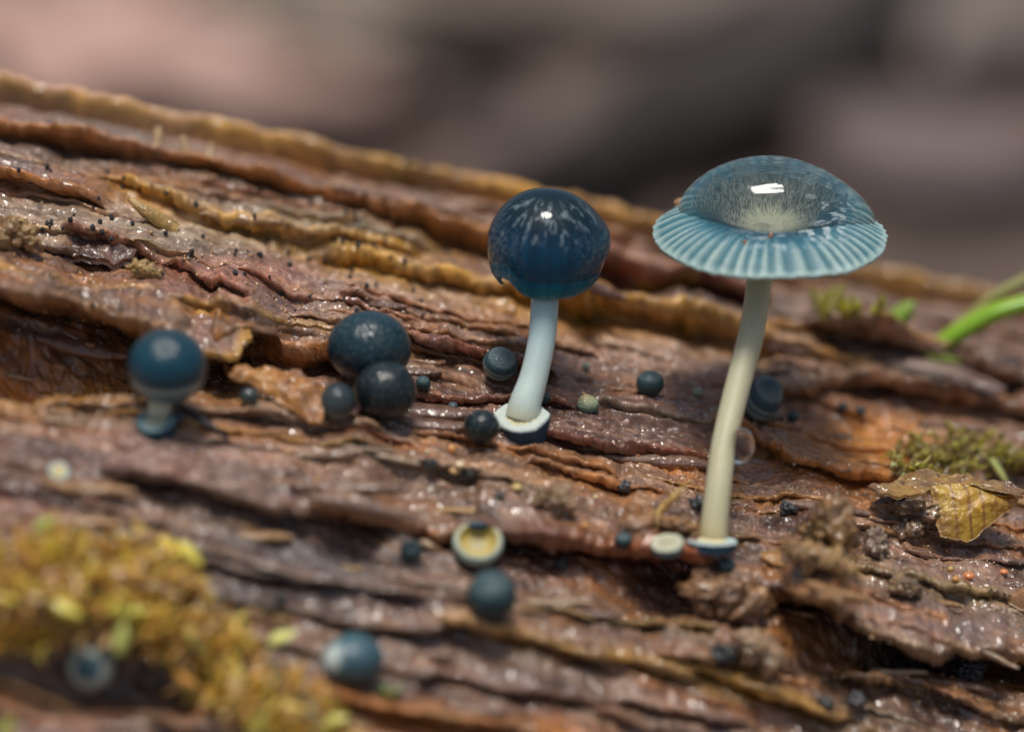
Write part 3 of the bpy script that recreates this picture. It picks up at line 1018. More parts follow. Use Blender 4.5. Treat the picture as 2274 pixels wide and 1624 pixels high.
# crumbs and flecks on the open cap
for k, (x, y, rx, lab, c) in enumerate([(1516, 424, 0.22, 'tan crumb on the back rim of the open cap beside the drop edge', (0.45, 0.26, 0.12)),
                                        (1894, 412, 0.24, 'pinkish tan crumb perched behind the shoulder of the big water drop', (0.48, 0.27, 0.15)),
                                        (1697, 551, 0.11, 'orange brown fleck high on the front ribs of the open cap', (0.36, 0.11, 0.03)),
                                        (1639, 570, 0.08, 'small rusty fleck lower on the front ribs of the open cap', (0.40, 0.15, 0.04))]):
    V, Q, f = lump(rx, rx * 0.7, rx * 1.1, 20, 0.3, 1.5, 300 + k)
    if k < 2:
        # rests on the rim: point on the cap surface whose projection fits
        lx, ly = ((-3.75, 3.35) if k == 0 else (3.9, 3.3))
    else:
        lx, ly = ((-0.2, -2.65) if k == 2 else (-1.35, -3.2))
    p = capA_pos + capA_rot @ np.array([lx, ly, float(cap_top(math.hypot(lx, ly))) + rx * 0.5])
    o = obj('crumb', mesh_np('crumb', V, Q, np.zeros((len(V), 3)) + np.array(c)), M_CHIP)
    place(o, p)
    tag(o, lab, 'crumb')

# ------------------------------------------------------------------ round mushroom in the middle
baseB, iB, wB = surf(1158, 955)
mushB = empty('round_mushroom', baseB, 'mushroom with shiny deep blue bell cap and pale bluish white stem', 'mushroom')
RB = 2.52
capB_pos = at(1213, 547, -0.6)
ph = np.concatenate([np.linspace(0, R(126), 70), np.linspace(R(127), R(133), 8)])


PHM = R(133)


def bell(phi, T):
    notch = np.exp(-(((T - 3.85) / 0.30) ** 4)) + 0.30 * np.exp(-(((T - 3.2) / 0.45) ** 2)) + 0.08 * np.exp(-(((T - 4.9) / 0.4) ** 2)) + 0.12 * np.exp(-(((T - 0.2) / 0.7) ** 2))
    lim = 1 - 0.15 * notch
    p_ = phi * np.where(phi > 1.2, 1 + (lim - 1) * sstep(1.2, 2.3, phi), 1)
    x = np.clip((p_ - math.pi / 2) / (PHM - math.pi / 2), 0, 1)
    zl = -1.88 * x
    rl = (1 - (x * 1.88 / 2.06) ** 3) ** (1 / 3)
    low = p_ > math.pi / 2
    rr = np.where(low, rl, np.sin(np.minimum(p_, math.pi / 2)) ** 0.94)
    rr = rr * RB * (1 + 0.012 * np.cos(2 * T + 1))
    return rr, np.where(low, zl, RB * 0.98 * np.cos(p_))


def capB_fn(T, Rr, Z, J):
    k = np.clip(J, 0, len(ph) - 1)
    inner = J >= len(ph)
    phi = np.where(inner, ph[np.clip(2 * len(ph) - 1 - J, 0, len(ph) - 1)], ph[k])
    r, z = bell(phi, T)
    z = z + 0.02 * sstep(1.8, 2.3, phi) * vnoise(T * 9, T * 0, 5)
    f = np.where(inner, 0.93 - 0.02 * sstep(2.0, 1.2, phi), 1.0)
    return r * f, np.where(inner & (phi < 2.1), z * f, z)


def capB_col(T, Rr, Z, J):
    k = np.clip(J, 0, len(ph) - 1)
    phi = ph[k]
    st = vnoise(T * 26, phi * 0.8, 3)
    sp = vnoise(T * 34, phi * 34, 8)
    c = mixc((0.003, 0.025, 0.04), (0.001, 0.05, 0.115), sstep(0.7, 1.4, phi))
    c = mixc(c, (0.001, 0.085, 0.165), sstep(1.0, 1.7, phi + 0.12 * st))
    c = mixc(c, (0.002, 0.13, 0.19), sstep(1.7, 2.1, phi + 0.12 * st))
    c = mixc(c, (0.10, 0.24, 0.29), sstep(2.12, 2.3, phi + 0.05 * st))
    # frosted flanks
    az = np.cos(T - 3.45)
    fr = np.clip(sstep(0.62, 0.9, az) + sstep(0.55, 0.9, np.cos(T - 6.05)) * 0.8, 0, 1) * sstep(0.8, 1.5, phi)
    fr = fr * sstep(-0.1, 0.5, sp + 0.3 * vnoise(T * 8, phi * 8, 2))
    c = mixc(c, (0.17, 0.21, 0.22), fr * 0.75)
    # pale starry flecks painted on as white branching reflections under the film
    rg = 1 - np.abs(vnoise(T * 9, phi * 4.5, 12)) * 2.2
    stf = sstep(0.5, 0.95, rg + 0.6 * vnoise(T * 30, phi * 18, 13)) * sstep(0.22, 0.45, phi) * (1 - sstep(0.85, 1.2, phi + 0.25 * vnoise(T * 11, T * 0, 14))) * sstep(-0.1, 0.5, -np.sin(T))
    c = c * (1 + 0.18 * st + 0.1 * sp)[..., None]
    return mixc(c, (0.40, 0.50, 0.55), np.clip(stf, 0, 1) * 0.55)


V, Q, c = lathe(np.zeros((2 * len(ph), 2)), 260, capB_fn, capB_col)
capB_rot = rotz_up(R(2), R(3))
part('cap', mesh_np('cap', V, Q, c), mat_col('deep_blue_cap_skin', rough=0.5, spec=0.2, coat=0.0, noise=0.2, nscale=8, bump=0.02, bscale=12), mushB, capB_pos, capB_rot)
pathB = [capB_pos + np.array([0.0, 0.0, 0.9]), capB_pos + np.array([-0.02, 0.0, -0.8])] + [at(x, y, -0.6 + (wB - 0.1 + 0.6) * f) for x, y, f in ((1208, 690, 0.3), (1201, 760, 0.5), (1185, 835, 0.75))] + [at(1166, 895, wB - 0.1), at(1158, 930, wB - 0.1)]
V, Q, t = tube(pathB, [0.5, 0.60, 0.61, 0.60, 0.62, 0.70, 0.74], 60, 36, 0.015, 9)
c = mixc((0.44, 0.58, 0.58), (0.52, 0.62, 0.57), sstep(0.3, 0.8, t))
c = mixc(c, (0.62, 0.60, 0.38), sstep(0.82, 0.97, t) * 0.85)
part('stem', mesh_np('stem', V, Q, c), M_STEM, mushB)
nB = normal_at(iB)
base_disc(mushB, at(1158, 928, wB - 0.25), nB * 0.75 + np.array([0, -0.1, 0.45]), 1.16, 0.95, seed=5, top=(0.52, 0.58, 0.52))

# water film over the round cap, bulging on one flank
pf = np.linspace(0, R(108), 50)
th = np.arange(120) * 2 * math.pi / 120
PF, TF = np.meshgrid(pf, th, indexing='ij')
r, z = bell(PF, TF)
u_ = PF / pf[-1]
dl = 0.09 * (1 - u_ ** 6) + 0.30 * np.exp(-((np.angle(np.exp(1j * (TF - 0.25))) / 0.55) ** 2) - ((PF - 1.45) / 0.38) ** 2) * (1 - u_ ** 8)
sc_o, sc_i = 1 + dl / RB, 0.965
Vo = np.stack([r * sc_o * np.cos(TF), r * sc_o * np.sin(TF), z * sc_o], -1).reshape(-1, 3)
Vi = np.stack([r * sc_i * np.cos(TF), r * sc_i * np.sin(TF), z * sc_i], -1).reshape(-1, 3)
q = quads(50, 120, True)
n = len(Vo)
rim = np.stack([np.arange(120) + n - 120, (np.arange(120) + 1) % 120 + n - 120, (np.arange(120) + 1) % 120 + 2 * n - 120, np.arange(120) + 2 * n - 120], 1)
V = np.vstack([Vo, Vi])
Q = orient(V + np.array([0, 0, 0.0]), np.vstack([q, q[:, ::-1] + n, rim[:, ::-1]]))
o = obj('water_drop', mesh_np('water_film', V, Q), WATER)
place(o, capB_pos, capB_rot)
tag(o, 'thin shell of clear water hugging the deep blue bell cap', 'water drop')

# ------------------------------------------------------------------ small young mushroom near the twig
baseC, iC, wC = surf(345, 945)
mushC = empty('young_mushroom', baseC, 'small young mushroom with round banded teal cap on a short cream stem', 'mushroom')
tealdark, palegrey = (0.004, 0.045, 0.068), (0.26, 0.36, 0.35)
MB_C = mat_button('banded_teal_cap', [(0.0, (0.30, 0.36, 0.30)), (0.10, (0.22, 0.32, 0.31)), (0.22, (0.20, 0.30, 0.30)), (0.25, (0.010, 0.06, 0.085)), (0.32, (0.010, 0.06, 0.085)), (0.35, (0.27, 0.38, 0.38)), (0.41, (0.24, 0.35, 0.36)), (0.45, tealdark), (0.8, (0.003, 0.045, 0.07)), (1.0, (0.008, 0.035, 0.048))], speck=0.12, rough=0.3, coat=0.8)
wcC = wC - 0.6
f = (D + wcC) / D
V, Q = ball(88 * K * f, 88 * K * f, 84 * K * f, 60, 0.015, 1.2, 3)
part('cap', mesh_np('cap', V, Q), MB_C, mushC, at(371, 813, wcC), rotz_up(R(8), R(4)))
pathC = [at(362, 850, wcC + 0.3), at(355, 900, wC - 0.1), at(349, 930, wC + 0.35), at(346, 944, wC + 0.6)]
V, Q, t = tube(pathC, [0.48, 0.47, 0.52, 0.62], 30, 30, 0.02, 2)
part('stem', mesh_np('stem', V, Q, mixc((0.52, 0.58, 0.46), (0.64, 0.60, 0.36), t)), M_STEM, mushC)
base_disc(mushC, at(345, 938, wC - 0.35), normal_at(iC) * 0.6 + np.array([0, 0, 0.7]), 0.88 * f, 0.7, top=(0.16, 0.27, 0.29), side=(0.006, 0.05, 0.08), inner=(0.5, 0.5, 0.33), seed=8)

# ------------------------------------------------------------------ unopened buttons
DK = [(0.0, (0.010, 0.012, 0.011)), (0.5, (0.004, 0.009, 0.010)), (1.0, (0.004, 0.014, 0.017))]
NAVY = [(0.0, (0.012, 0.018, 0.02)), (0.25, (0.005, 0.014, 0.02)), (0.6, (0.003, 0.022, 0.034)), (1.0, (0.004, 0.028, 0.038))]
GREY = [(0.0, (0.09, 0.11, 0.09)), (0.3, (0.035, 0.055, 0.05)), (0.6, (0.025, 0.052, 0.056)), (0.78, (0.03, 0.065, 0.072)), (0.84, (0.085, 0.125, 0.125)), (1.0, (0.035, 0.07, 0.08))]
RING = [(0.0, (0.015, 0.03, 0.03)), (0.2, (0.05, 0.08, 0.075)), (0.42, (0.22, 0.28, 0.23)), (0.5, (0.05, 0.085, 0.09)), (0.56, (0.20, 0.26, 0.23)), (0.64, (0.03, 0.065, 0.075)), (0.78, (0.03, 0.075, 0.09)), (0.84, (0.14, 0.19, 0.19)), (1.0, (0.05, 0.09, 0.105))]
TWOT = [(0.0, (0.006, 0.01, 0.011)), (0.2, (0.01, 0.018, 0.018)), (0.26, (0.16, 0.18, 0.13)), (0.45, (0.05, 0.065, 0.06)), (1.0, (0.012, 0.026, 0.03))]
PALEG = [(0.0, (0.05, 0.08, 0.07)), (0.3, (0.24, 0.30, 0.22)), (0.7, (0.34, 0.38, 0.26)), (1.0, (0.30, 0.36, 0.28))]
EYE = [(0.0, (0.10, 0.10, 0.07)), (0.4, (0.34, 0.40, 0.35)), (0.89, (0.45, 0.50, 0.43)), (0.935, (0.035, 0.075, 0.095)), (1.0, (0.03, 0.065, 0.085))]
SKINS = {'dark': mat_button('frosted_black_skin', DK, 0.75, grain=5.5), 'navy': mat_button('frosted_navy_skin', NAVY, 0.65, grain=5.5), 'grey': mat_button('grey_blue_skin', GREY, 0.12, coat=0.25, rough=0.5),
         'ring': mat_button('ringed_blue_skin', RING, 0.15, coat=0.4), 'two': mat_button('two_tone_skin', TWOT, 0.3, grain=6), 'pale': mat_button('pale_green_skin', PALEG, 0.1, coat=0.3), 'eye': mat_button('pale_eyed_skin', EYE, 0.05, coat=0.15, rough=0.6)}
BUTTONS = [
    (819, 772, 94, 82, 'navy', (0.1, 0.1), 'largest round navy blue button with frosted skin behind the black frosted one'),
    (855, 868, 70, 69, 'dark', (0.25, 0.0), 'black frosted round button touching the front of the largest navy button'),
    (749, 893, 41, 45, 'two', (0.1, 0.3), 'grey button with pale band half hidden behind the amber wood flake'),
    (939, 851, 17, 18, 'grey', (0.2, 0.0), 'tiny grey green button close beside the black frosted button'),
    (1110, 808, 39, 38, 'ring', (0.55, 0.2), 'glassy ringed blue button beside the pale bluish stem'),
    (1069, 947, 41, 38, 'dark', (0.15, 0.0), 'dark frosted button against the white base disc of the round mushroom'),
    (1443, 851, 31, 30, 'grey', (0.2, 0.0), 'slate blue button sitting alone between the two tall stems'),
    (1693, 886, 42, 58, 'ring', (0.45, 0.35), 'striped blue and cream button partly behind the tall cream stem'),
    (1549, 870, 11, 11, 'pale', (0.2, 0.0), 'pinhead cream button between the slate button and the tall stem'),
    (1301, 813, 9, 10, 'pale', (0.2, 0.0), 'pinhead cream button above the pointed green button'),
    (1760, 924, 13, 14, 'grey', (0.2, 0.0), 'tiny teal button beside the striped blue and cream button'),
    (1870, 903, 10, 10, 'grey', (0.2, 0.0), 'pinhead grey button on the upper edge of the orange hollow'),
    (1911, 911, 11, 11, 'grey', (0.3, 0.0), 'pinhead teal button inside the orange hollow next to the grey pinhead'),
    (1209, 883, 13, 13, 'grey', (0.2, 0.0), 'tiny olive button peeping out behind the pale bluish stem'),
    (1005, 903, 12, 12, 'grey', (0.2, 0.0), 'tiny dark green button between the black frosted button and base disc'),
    (553, 879, 22, 20, 'two', (0.2, 0.1), 'small bronze green button beside the root of the amber wood flake'),
    (397, 926, 14, 14, 'two', (0.2, 0.1), 'tiny dark button at the foot of the small young mushroom'),
    (1092, 1320, 55, 57, 'grey', (0.3, -0.1), 'smooth grey blue button below the opened hollow button'),
    (913, 1222, 26, 25, 'grey', (0.45, 0.0), 'small greenish button with darker eye beside a curled fibre'),
    (202, 1478, 53, 51, 'eye', (1.15, 0.0), 'pale round button with dark eye under the yellow moss'),
    (1384, 1198, 20, 17, 'grey', (0.2, 0.0), 'small dull green button beside the flat cream disc'),
    (1612, 1258, 22, 20, 'grey', (0.2, 0.0), 'blurred grey green button just under the base of the tall stem'),
]
for k, (x, y, rx, ry, sk, tilt, lab) in enumerate(BUTTONS):
    cpos, r, w = seat(x, y, ry, 0.82)
    f = K * (D + w) / D
    n = 72 if rx > 50 else 44 if rx > 25 else 26
    V, Q = ball(rx * f, 0.5 * (rx + ry) * f, ry * f, n, 0.02, 1.3, 400 + k, 0.06)
    o = obj('mushroom_button', mesh_np('mushroom_button', V, Q), SKINS[sk])
    place(o, cpos, rotz_up(tilt[0], tilt[1]))
    tag(o, lab, 'mushroom button', 'unopened blue mushroom buttons on the wood')

# pointed green button
cpos, r, w = seat(1305, 893, 24, 0.82)
prof = resample([(0, 0.52), (0.05, 0.50), (0.12, 0.38), (0.28, 0.27), (0.45, 0.08), (0.50, -0.15), (0.42, -0.36), (0.2, -0.45), (0, -0.46)], 30)
prof[:, 0] = np.abs(prof[:, 0])
V, Q, _ = lathe(prof, 36)
V[:, 0] -= 0.22 * np.clip((V[:, 2] - 0.1) / 0.4, 0, 1) ** 1.5
o = obj('mushroom_button', mesh_np('mushroom_button', V, Q), mat_button('pointed_green_skin', [(0.0, (0.03, 0.06, 0.05)), (0.25, (0.12, 0.18, 0.13)), (0.6, (0.30, 0.34, 0.22)), (0.85, (0.42, 0.34, 0.18)), (1.0, (0.45, 0.24, 0.08))], 0.1, coat=0.5))
place(o, cpos)
tag(o, 'pear shaped green button with orange tip between the two tall stems', 'mushroom button', 'unopened blue mushroom buttons on the wood')

# opened hollow button
cpos, r, w = seat(1060, 1208, 50, 0.75)
f = K * (D + w) / D
hb = empty('hollow_button', cpos - np.array([0, 0, 0.8]), 'opened hollow button with cream rim and yellow inside, dark lid at the back', 'mushroom button')
prof = resample([(0, -0.72), (0.5, -0.66), (0.85, -0.35), (1.0, 0.05), (0.95, 0.36), (0.86, 0.46), (0.74, 0.42), (0.68, 0.25), (0.6, 0.08), (0.35, -0.02), (0, -0.05)], 50)
prof = np.abs(prof[:, :1]) * [[1, 0]] + prof[:, 1:] * [[0, 1]]


def hfn(T, Rr, Z, J):
    return Rr * 55 * f * (1 + 0.05 * fbm(np.cos(T) + 4, np.sin(T) + 4, 3, 3)), Z * 50 * f


def hcol(T, Rr, Z, J):
    z, rr = Z / (50 * f), Rr / (55 * f)
    c = mixc((0.015, 0.07, 0.08), (0.45, 0.52, 0.42), sstep(-0.15, 0.2, z))
    ins = sstep(23, 30, J)
    inn = mixc((0.50, 0.38, 0.10), (0.50, 0.44, 0.26), sstep(0.55, 0.1, rr))
    return mixc(c, inn, ins)


V, Q, c = lathe(prof, 70, hfn, hcol)
hr = rotz_up(R(32), R(4))
part('cup', mesh_np('cup', V, Q, c), M_DISC, hb, cpos, hr)
V, Q = ball(26 * f, 9 * f, 15 * f, 24, 0.1, 1.5, 4)
lid = mat_col('dark_blue_lid', rough=0.5, color=(0.006, 0.04, 0.075), noise=0.2)
part('lid', mesh_np('lid', V, Q), lid, hb, cpos + hr @ np.array([0.02, 0.68, 0.34]), hr)

# two-coloured button low on the log
cpos, r, w = seat(785, 1460, 60, 0.82)
f = K * (D + w) / D
V, Q = ball(68 * f, 62 * f, 56 * f, 56, 0.05, 1.2, 31, 0.1)
vn = V / np.linalg.norm(V, axis=1)[:, None]
dd = np.array([-0.75, -0.62, 0.35]); dd /= np.linalg.norm(dd)
cz = vn @ dd
c = mixc((0.05, 0.12, 0.14), (0.52, 0.60, 0.55), sstep(0.80, 0.93, cz + 0.05 * fbm3(vn * 3, 3)))
c = mixc(c, (0.035, 0.085, 0.11), sstep(0.35, 0.6, vn @ np.array([0.55, -0.8, 0.2])) * 0.8)
o = obj('mushroom_button', mesh_np('mushroom_button', V, Q, c), mat_col('two_coloured_skin', rough=0.5, coat=0.2, noise=0.15))
place(o, cpos)
tag(o, 'blurred teal button with a white patch near the yellow moss', 'mushroom button', 'unopened blue mushroom buttons on the wood')

# flat discs left behind on the wood
for (x, y, rx, ry, nm, lab, top, inner) in [(1478, 1201, 37, 19, 1, 'flat cream disc lying just beside the base of the tall stem', (0.50, 0.50, 0.36), (0.42, 0.40, 0.26)),
                                            (133, 1043, 24, 24, 2, 'pale blue disc with a yellow centre on the plain lower wood', (0.42, 0.50, 0.46), (0.62, 0.48, 0.15))]:
    p, i, w = surf(x, y + ry * 0.5)
    f = K * (D + w) / D
    e = empty('button_disc', p, lab, 'mushroom disc')
    nn = normal_at(i) if nm == 2 else UA * 0.9 - FA * 0.5 - XA * 0.1
    base_disc(e, p + nn * 0.2 - FA * (0.0 if nm == 2 else 0.25), nn, rx * f, 0.32, top=top, side=(0.12, 0.18, 0.17), inner=inner, seed=nm + 20)

# ------------------------------------------------------------------ loose pieces of wood
def amber_col(seed, a=(0.52, 0.24, 0.04), b=(0.34, 0.14, 0.035), spots=True):
    def f(G, rr):
        c = mixc(b, a, np.clip(0.5 + 0.8 * fbm3(G * 0.9 + 9, seed, 4), 0, 1))
        if spots:
            c = mixc(c, (0.03, 0.015, 0.008), sstep(0.45, 0.6, vnoise3(G * 5.5, seed + 2)) * 0.8)
        return c
    return f


def make_flake(name, outline, ref, lift, nrm_uvw, thick, lab, cat, mat=None, parent=None, **kw):
    p, i, w = surf(*ref)
    nrm = np.asarray(nrm_uvw, float)
    nrm = nrm[0] * XA + nrm[1] * UA + nrm[2] * FA
    nrm /= np.linalg.norm(nrm)
    org = p + lift * (CAM - p) / np.linalg.norm(CAM - p)
    V, Q, c = flake(outline, org, nrm, thick, **kw)
    ctr = V.mean(0)
    me = mesh_np(name, V - ctr, Q, c)
    if parent is not None:
        return part(name, me, mat or M_AMBER, parent, ctr)
    o = obj(name, me, mat or M_AMBER)
    place(o, ctr)
    return tag(o, lab, cat)


make_flake('wood_flake', [(500, 800), (535, 806), (555, 812), (590, 806), (625, 812), (662, 811), (700, 841), (730, 852), (750, 877), (748, 888), (730, 896), (722, 912), (716, 929), (700, 924), (692, 926), (673, 907), (645, 893), (610, 877), (560, 850), (510, 830)],
           (640, 900), 0.75, (0.1, 0.66, -0.75), 0.40, 'ragged amber wood flake jutting out in front of the grey banded button', 'wood flake', colfn=amber_col(3, (0.46, 0.20, 0.03), (0.24, 0.09, 0.025)), noise=0.35, nf=1.2, seed=3, jag=0.05, curl=-0.3, mat=M_CHIP)
def ledge_col(G, rr):
    c = mixc((0.17, 0.085, 0.05), (0.30, 0.16, 0.10), np.clip(0.5 + 0.8 * fbm3(G * np.array([0.7, 2, 2]) + 9, 31, 4), 0, 1))
    return mixc(c, (0.46, 0.24, 0.04), sstep(0.72, 0.95, rr + 0.12 * fbm3(G * 1.3, 33, 3)))


make_flake('wood_flake', [(290, 700), (350, 688), (420, 690), (480, 700), (530, 716), (556, 731), (562, 743), (552, 754), (538, 760), (534, 774), (515, 792), (500, 800), (488, 782), (440, 768), (380, 748), (315, 722)],
           (440, 735), 0.35, (0.05, 0.85, -0.52), 0.42, 'torn wood tongue with ochre edge hanging over the dark hollow by the young mushroom', 'wood flake', M_CHIP, colfn=ledge_col, noise=0.22, nf=1.3, seed=6, jag=0.05, curl=-0.12)
make_flake('bark_chip', [(82, 545), (95, 520), (110, 508), (150, 516), (200, 527), (250, 535), (290, 548), (304, 570), (296, 583), (262, 588), (215, 583), (150, 566), (100, 556)],
           (190, 575), 0.55, (0.08, 0.80, -0.60), 0.75, 'loose dark brown bark chip lying on the pinkish upper wood', 'bark chip', M_CHIP, colfn=amber_col(8, (0.19, 0.10, 0.07), (0.09, 0.05, 0.035), False), noise=0.22, nf=2.2, seed=9, jag=0.03)
make_flake('wood_flake', [(1372, 1160), (1385, 1130), (1415, 1105), (1440, 1108), (1452, 1135), (1445, 1160), (1415, 1172)],
           (1415, 1165), 0.3, (-0.2, 0.6, -0.7), 0.25, 'small folded amber flake beside the pale fibre near the tall stem', 'wood flake', colfn=amber_col(12, (0.30, 0.13, 0.03), (0.16, 0.07, 0.02), False), noise=0.2, nf=1.5, seed=12, jag=0.06)
make_flake('wood_flake', [(1640, 1195), (1690, 1200), (1740, 1225), (1790, 1260), (1770, 1268), (1715, 1250), (1660, 1225)],
           (1715, 1240), 0.15, (0, 0.8, -0.5), 0.2, 'golden brown film of wood between the tall stem base and the tan lump', 'wood flake', colfn=amber_col(14, (0.34, 0.16, 0.025), (0.2, 0.09, 0.02), False), noise=0.08, nf=1.2, seed=14)
make_flake('wood_flake', [(2230, 1330), (2240, 1312), (2262, 1300), (2300, 1300), (2320, 1320), (2300, 1345), (2262, 1338)],
           (2260, 1340), 0.4, (-0.2, 0.8, -0.5), 0.35, 'curled tan wood flake at the low edge of the wet hollow', 'wood flake', colfn=amber_col(16, (0.40, 0.22, 0.10), (0.25, 0.12, 0.05), False), noise=0.2, nf=1.0, seed=16, curl=-0.4)
make_flake('bark_strip', [(1795, 722), (1840, 715), (1900, 735), (2000, 765), (2100, 800), (2200, 843), (2232, 862), (2215, 872), (2150, 850), (2060, 826), (1960, 800), (1880, 775), (1820, 745)],
           (2040, 815), 0.6, (0.15, 0.9, -0.4), 0.35, 'long grey brown bark strip lifting off above a dark groove', 'bark strip', M_CHIP, colfn=amber_col(18, (0.24, 0.17, 0.14), (0.15, 0.09, 0.07), False), noise=0.12, nf=0.8, seed=18, jag=0.03)

# thin splinters that are part of the log, lying along the grain
def splinter_mesh(seed, L_, wd, th, col):
    n = 12
    t = np.linspace(0, 1, n)
    w_ = wd * (np.sin(math.pi * np.clip(t, 0.03, 0.97)) ** 0.5) * (1 + 0.4 * fbm(t * 4, t * 0, seed, 2))
    zc = 0.10 * L_ * 0.3 * fbm(t * 2, t * 0 + 3, seed + 1, 2)
    V = []
    for i in range(n):
        x = (t[i] - 0.5) * L_
        y = 0.12 * wd * vnoise(t[i] * 7, 0.0, seed)
        V += [(x, y - w_[i] / 2, zc[i]), (x, y + w_[i] / 2, zc[i] + 0.02), (x, y + w_[i] * 0.4, zc[i] + th), (x, y - w_[i] * 0.4, zc[i] + th * 0.9)]
    Q = quads(n, 4, True)
    V = np.array(V)
    return mesh_np('splinter', V, [orient(V, Q), np.array([[0, 1, 2, 3]]), np.array([[3, 2, 1, 0]]) + (n - 1) * 4], np.zeros((len(V), 3)) + np.array(col), None)


SPL = [splinter_mesh(500 + k, ln, wd, th, c) for k, (ln, wd, th, c) in enumerate([(3.2, 0.45, 0.22, (0.30, 0.16, 0.06)), (2.2, 0.35, 0.2, (0.38, 0.22, 0.07)), (4.2, 0.5, 0.25, (0.20, 0.11, 0.07)), (1.6, 0.4, 0.25, (0.26, 0.13, 0.06)), (2.8, 0.3, 0.18, (0.34, 0.24, 0.15)), (3.6, 0.55, 0.3, (0.16, 0.085, 0.055))])]
ax_w = uvw(AX[0], AX[1], AX[2]) - O
ax_w = ax_w / np.linalg.norm(ax_w)
for k in range(70):
    x, y = rng.uniform(0, 2273), 0
    y = rng.uniform(330 + 0.14 * x, 1620)
    p, i, w = surf(x, y)
    n_ = normal_at(i, 6)
    xx = ax_w + UA * rng.uniform(-0.12, 0.05)
    xx = xx - (xx @ n_) * n_
    xx /= np.linalg.norm(xx)
    rot = np.stack([xx, np.cross(n_, xx), n_], 1) * rng.uniform(0.6, 1.25)
    part('splinter', SPL[k % 6], M_CHIP, log, p - n_ * 0.09, rot)
# upright fibres bridging the groove under the top ridge
for k, (x0, y0, x1, y1, r_) in enumerate([(352, 285, 340, 345, 0.26), (404, 305, 414, 362, 0.2), (470, 320, 452, 372, 0.2)]):
    p1, _, w1 = surf(x1, y1)
    V, Q, t = tube([at(x0, y0, w1 + 0.5), at((x0 + x1) / 2 + 4, (y0 + y1) / 2, w1 + 0.2), p1], [r_, r_ * 0.8, r_], 14, 10, 0.1, k)
    part('splinter', mesh_np('splinter', V, Q, np.zeros((len(V), 3)) + np.array((0.36, 0.23, 0.09))), M_CHIP, log)
# raised stub
p1, i1, w1 = surf(360, 505)
V, Q, t = tube([at(285, 440, w1 - 0.2), at(325, 470, w1 - 0.1), at(390, 512, w1 + 0.4)], [0.12, 0.30, 0.36], 20, 14, 0.15, 3)
part('splinter', mesh_np('splinter', V, Q, np.zeros((len(V), 3)) + np.array((0.40, 0.25, 0.07))), M_CHIP, log)

# pale fibre and dark twig
p0, _, w0_ = surf(1462, 1142)
V, Q, t = tube([at(1460, 1144, w0_), at(1478, 1122, w0_ - 0.3), at(1502, 1098, w0_ - 0.8), at(1526, 1074, w0_ - 1.2)], [0.26, 0.20, 0.15, 0.03], 30, 10, 0.35, 3)
tag(obj('wood_fibre', mesh_np('wood_fibre', V, Q, np.zeros((len(V), 3)) + np.array((0.72, 0.48, 0.17))), M_CHIP), 'pale yellow wood fibre sticking up near the foot of the tall stem', 'fibre')
pA, pB = surf(392, 903)[2], surf(505, 972)[2]
V, Q, t = tube([at(388, 898, pA - 0.25), at(420, 915, (pA + pB) / 2 - 0.4), at(460, 942, pB - 0.3), at(506, 972, pB)], [0.13, 0.15, 0.14, 0.10], 30, 10, 0.1, 5)
tag(obj('twig', mesh_np('twig', V, Q), M_BLACK), 'thin black twig slanting away from the foot of the small young mushroom', 'twig')
p0, _, w0_ = surf(930, 1205)
V, Q, t = tube([at(935, 1203, w0_ - 0.2), at(955, 1212, w0_ - 0.35), at(985, 1228, w0_ - 0.1)], [0.16, 0.17, 0.08], 20, 10, 0.2, 7)
tag(obj('wood_fibre', mesh_np('wood_fibre', V, Q, np.zeros((len(V), 3)) + np.array((0.34, 0.22, 0.12))), M_CHIP), 'short tan fibre beside the small greenish eyed button', 'fibre')


# crumbs of rotten wood
def crumb(name, x, y, rx, ry, c1, c2, lab, cat, seed, amp=0.4, freq=1.7, rot=0.0, mat=None, n=46, frac=0.75, deep=0.8, ridged=False):
    cpos, r, w = seat(x, y, min(rx, ry), frac)
    f = K * (D + w) / D
    dim = np.array([rx * f, max(rx, ry) * 0.5 * f * deep + ry * 0.4 * f, ry * f])
    if rx < 31:
        V, Q, fv = lump(*dim, n, amp, freq, seed, ridged)
    else:
        rg = np.random.default_rng(seed)
        V, Q, fv = lump(*(dim * 0.78), 60, 0.28, 2.2, seed)
        Vs, Qs = [V], [Q]
        for g in range(int(14 + rx * 0.25)):
            d3 = rg.normal(0, 1, 3)
            d3 /= np.linalg.norm(d3)
            gr = rg.uniform(0.16, 0.42) * dim.min() * 1.5
            v_, q_, _f = lump(gr * rg.uniform(0.8, 1.7), gr, gr * rg.uniform(0.6, 1.1), 22, 0.38, 1.5, seed + 50 + g)
            an = rg.uniform(0, 6.28)
            v_ = v_ @ np.array([[math.cos(an), 0, math.sin(an)], [0, 1, 0], [-math.sin(an), 0, math.cos(an)]])
            Qs.append(q_ + sum(len(a_) for a_ in Vs))
            Vs.append(v_ + d3 * dim * rg.uniform(0.62, 0.88))
        V, Q = np.vstack(Vs), np.vstack(Qs)
        V = V + (0.035 * fbm3(V * 6.0 + 7, seed, 2))[:, None]
    c = mixc(c1, c2, np.clip(0.5 + 0.9 * fbm3(V * 1.5 + 3, seed + 1, 4), 0, 1))
    o = obj(name, mesh_np(name, V, Q, c), mat or M_CHIP)
    rr = np.stack([math.cos(rot) * XA - math.sin(rot) * UA, FA, math.sin(rot) * XA + math.cos(rot) * UA], 1)
    if np.linalg.det(rr) < 0:
        rr[:, 1] *= -1
    place(o, cpos, rr)
    return tag(o, lab, cat)


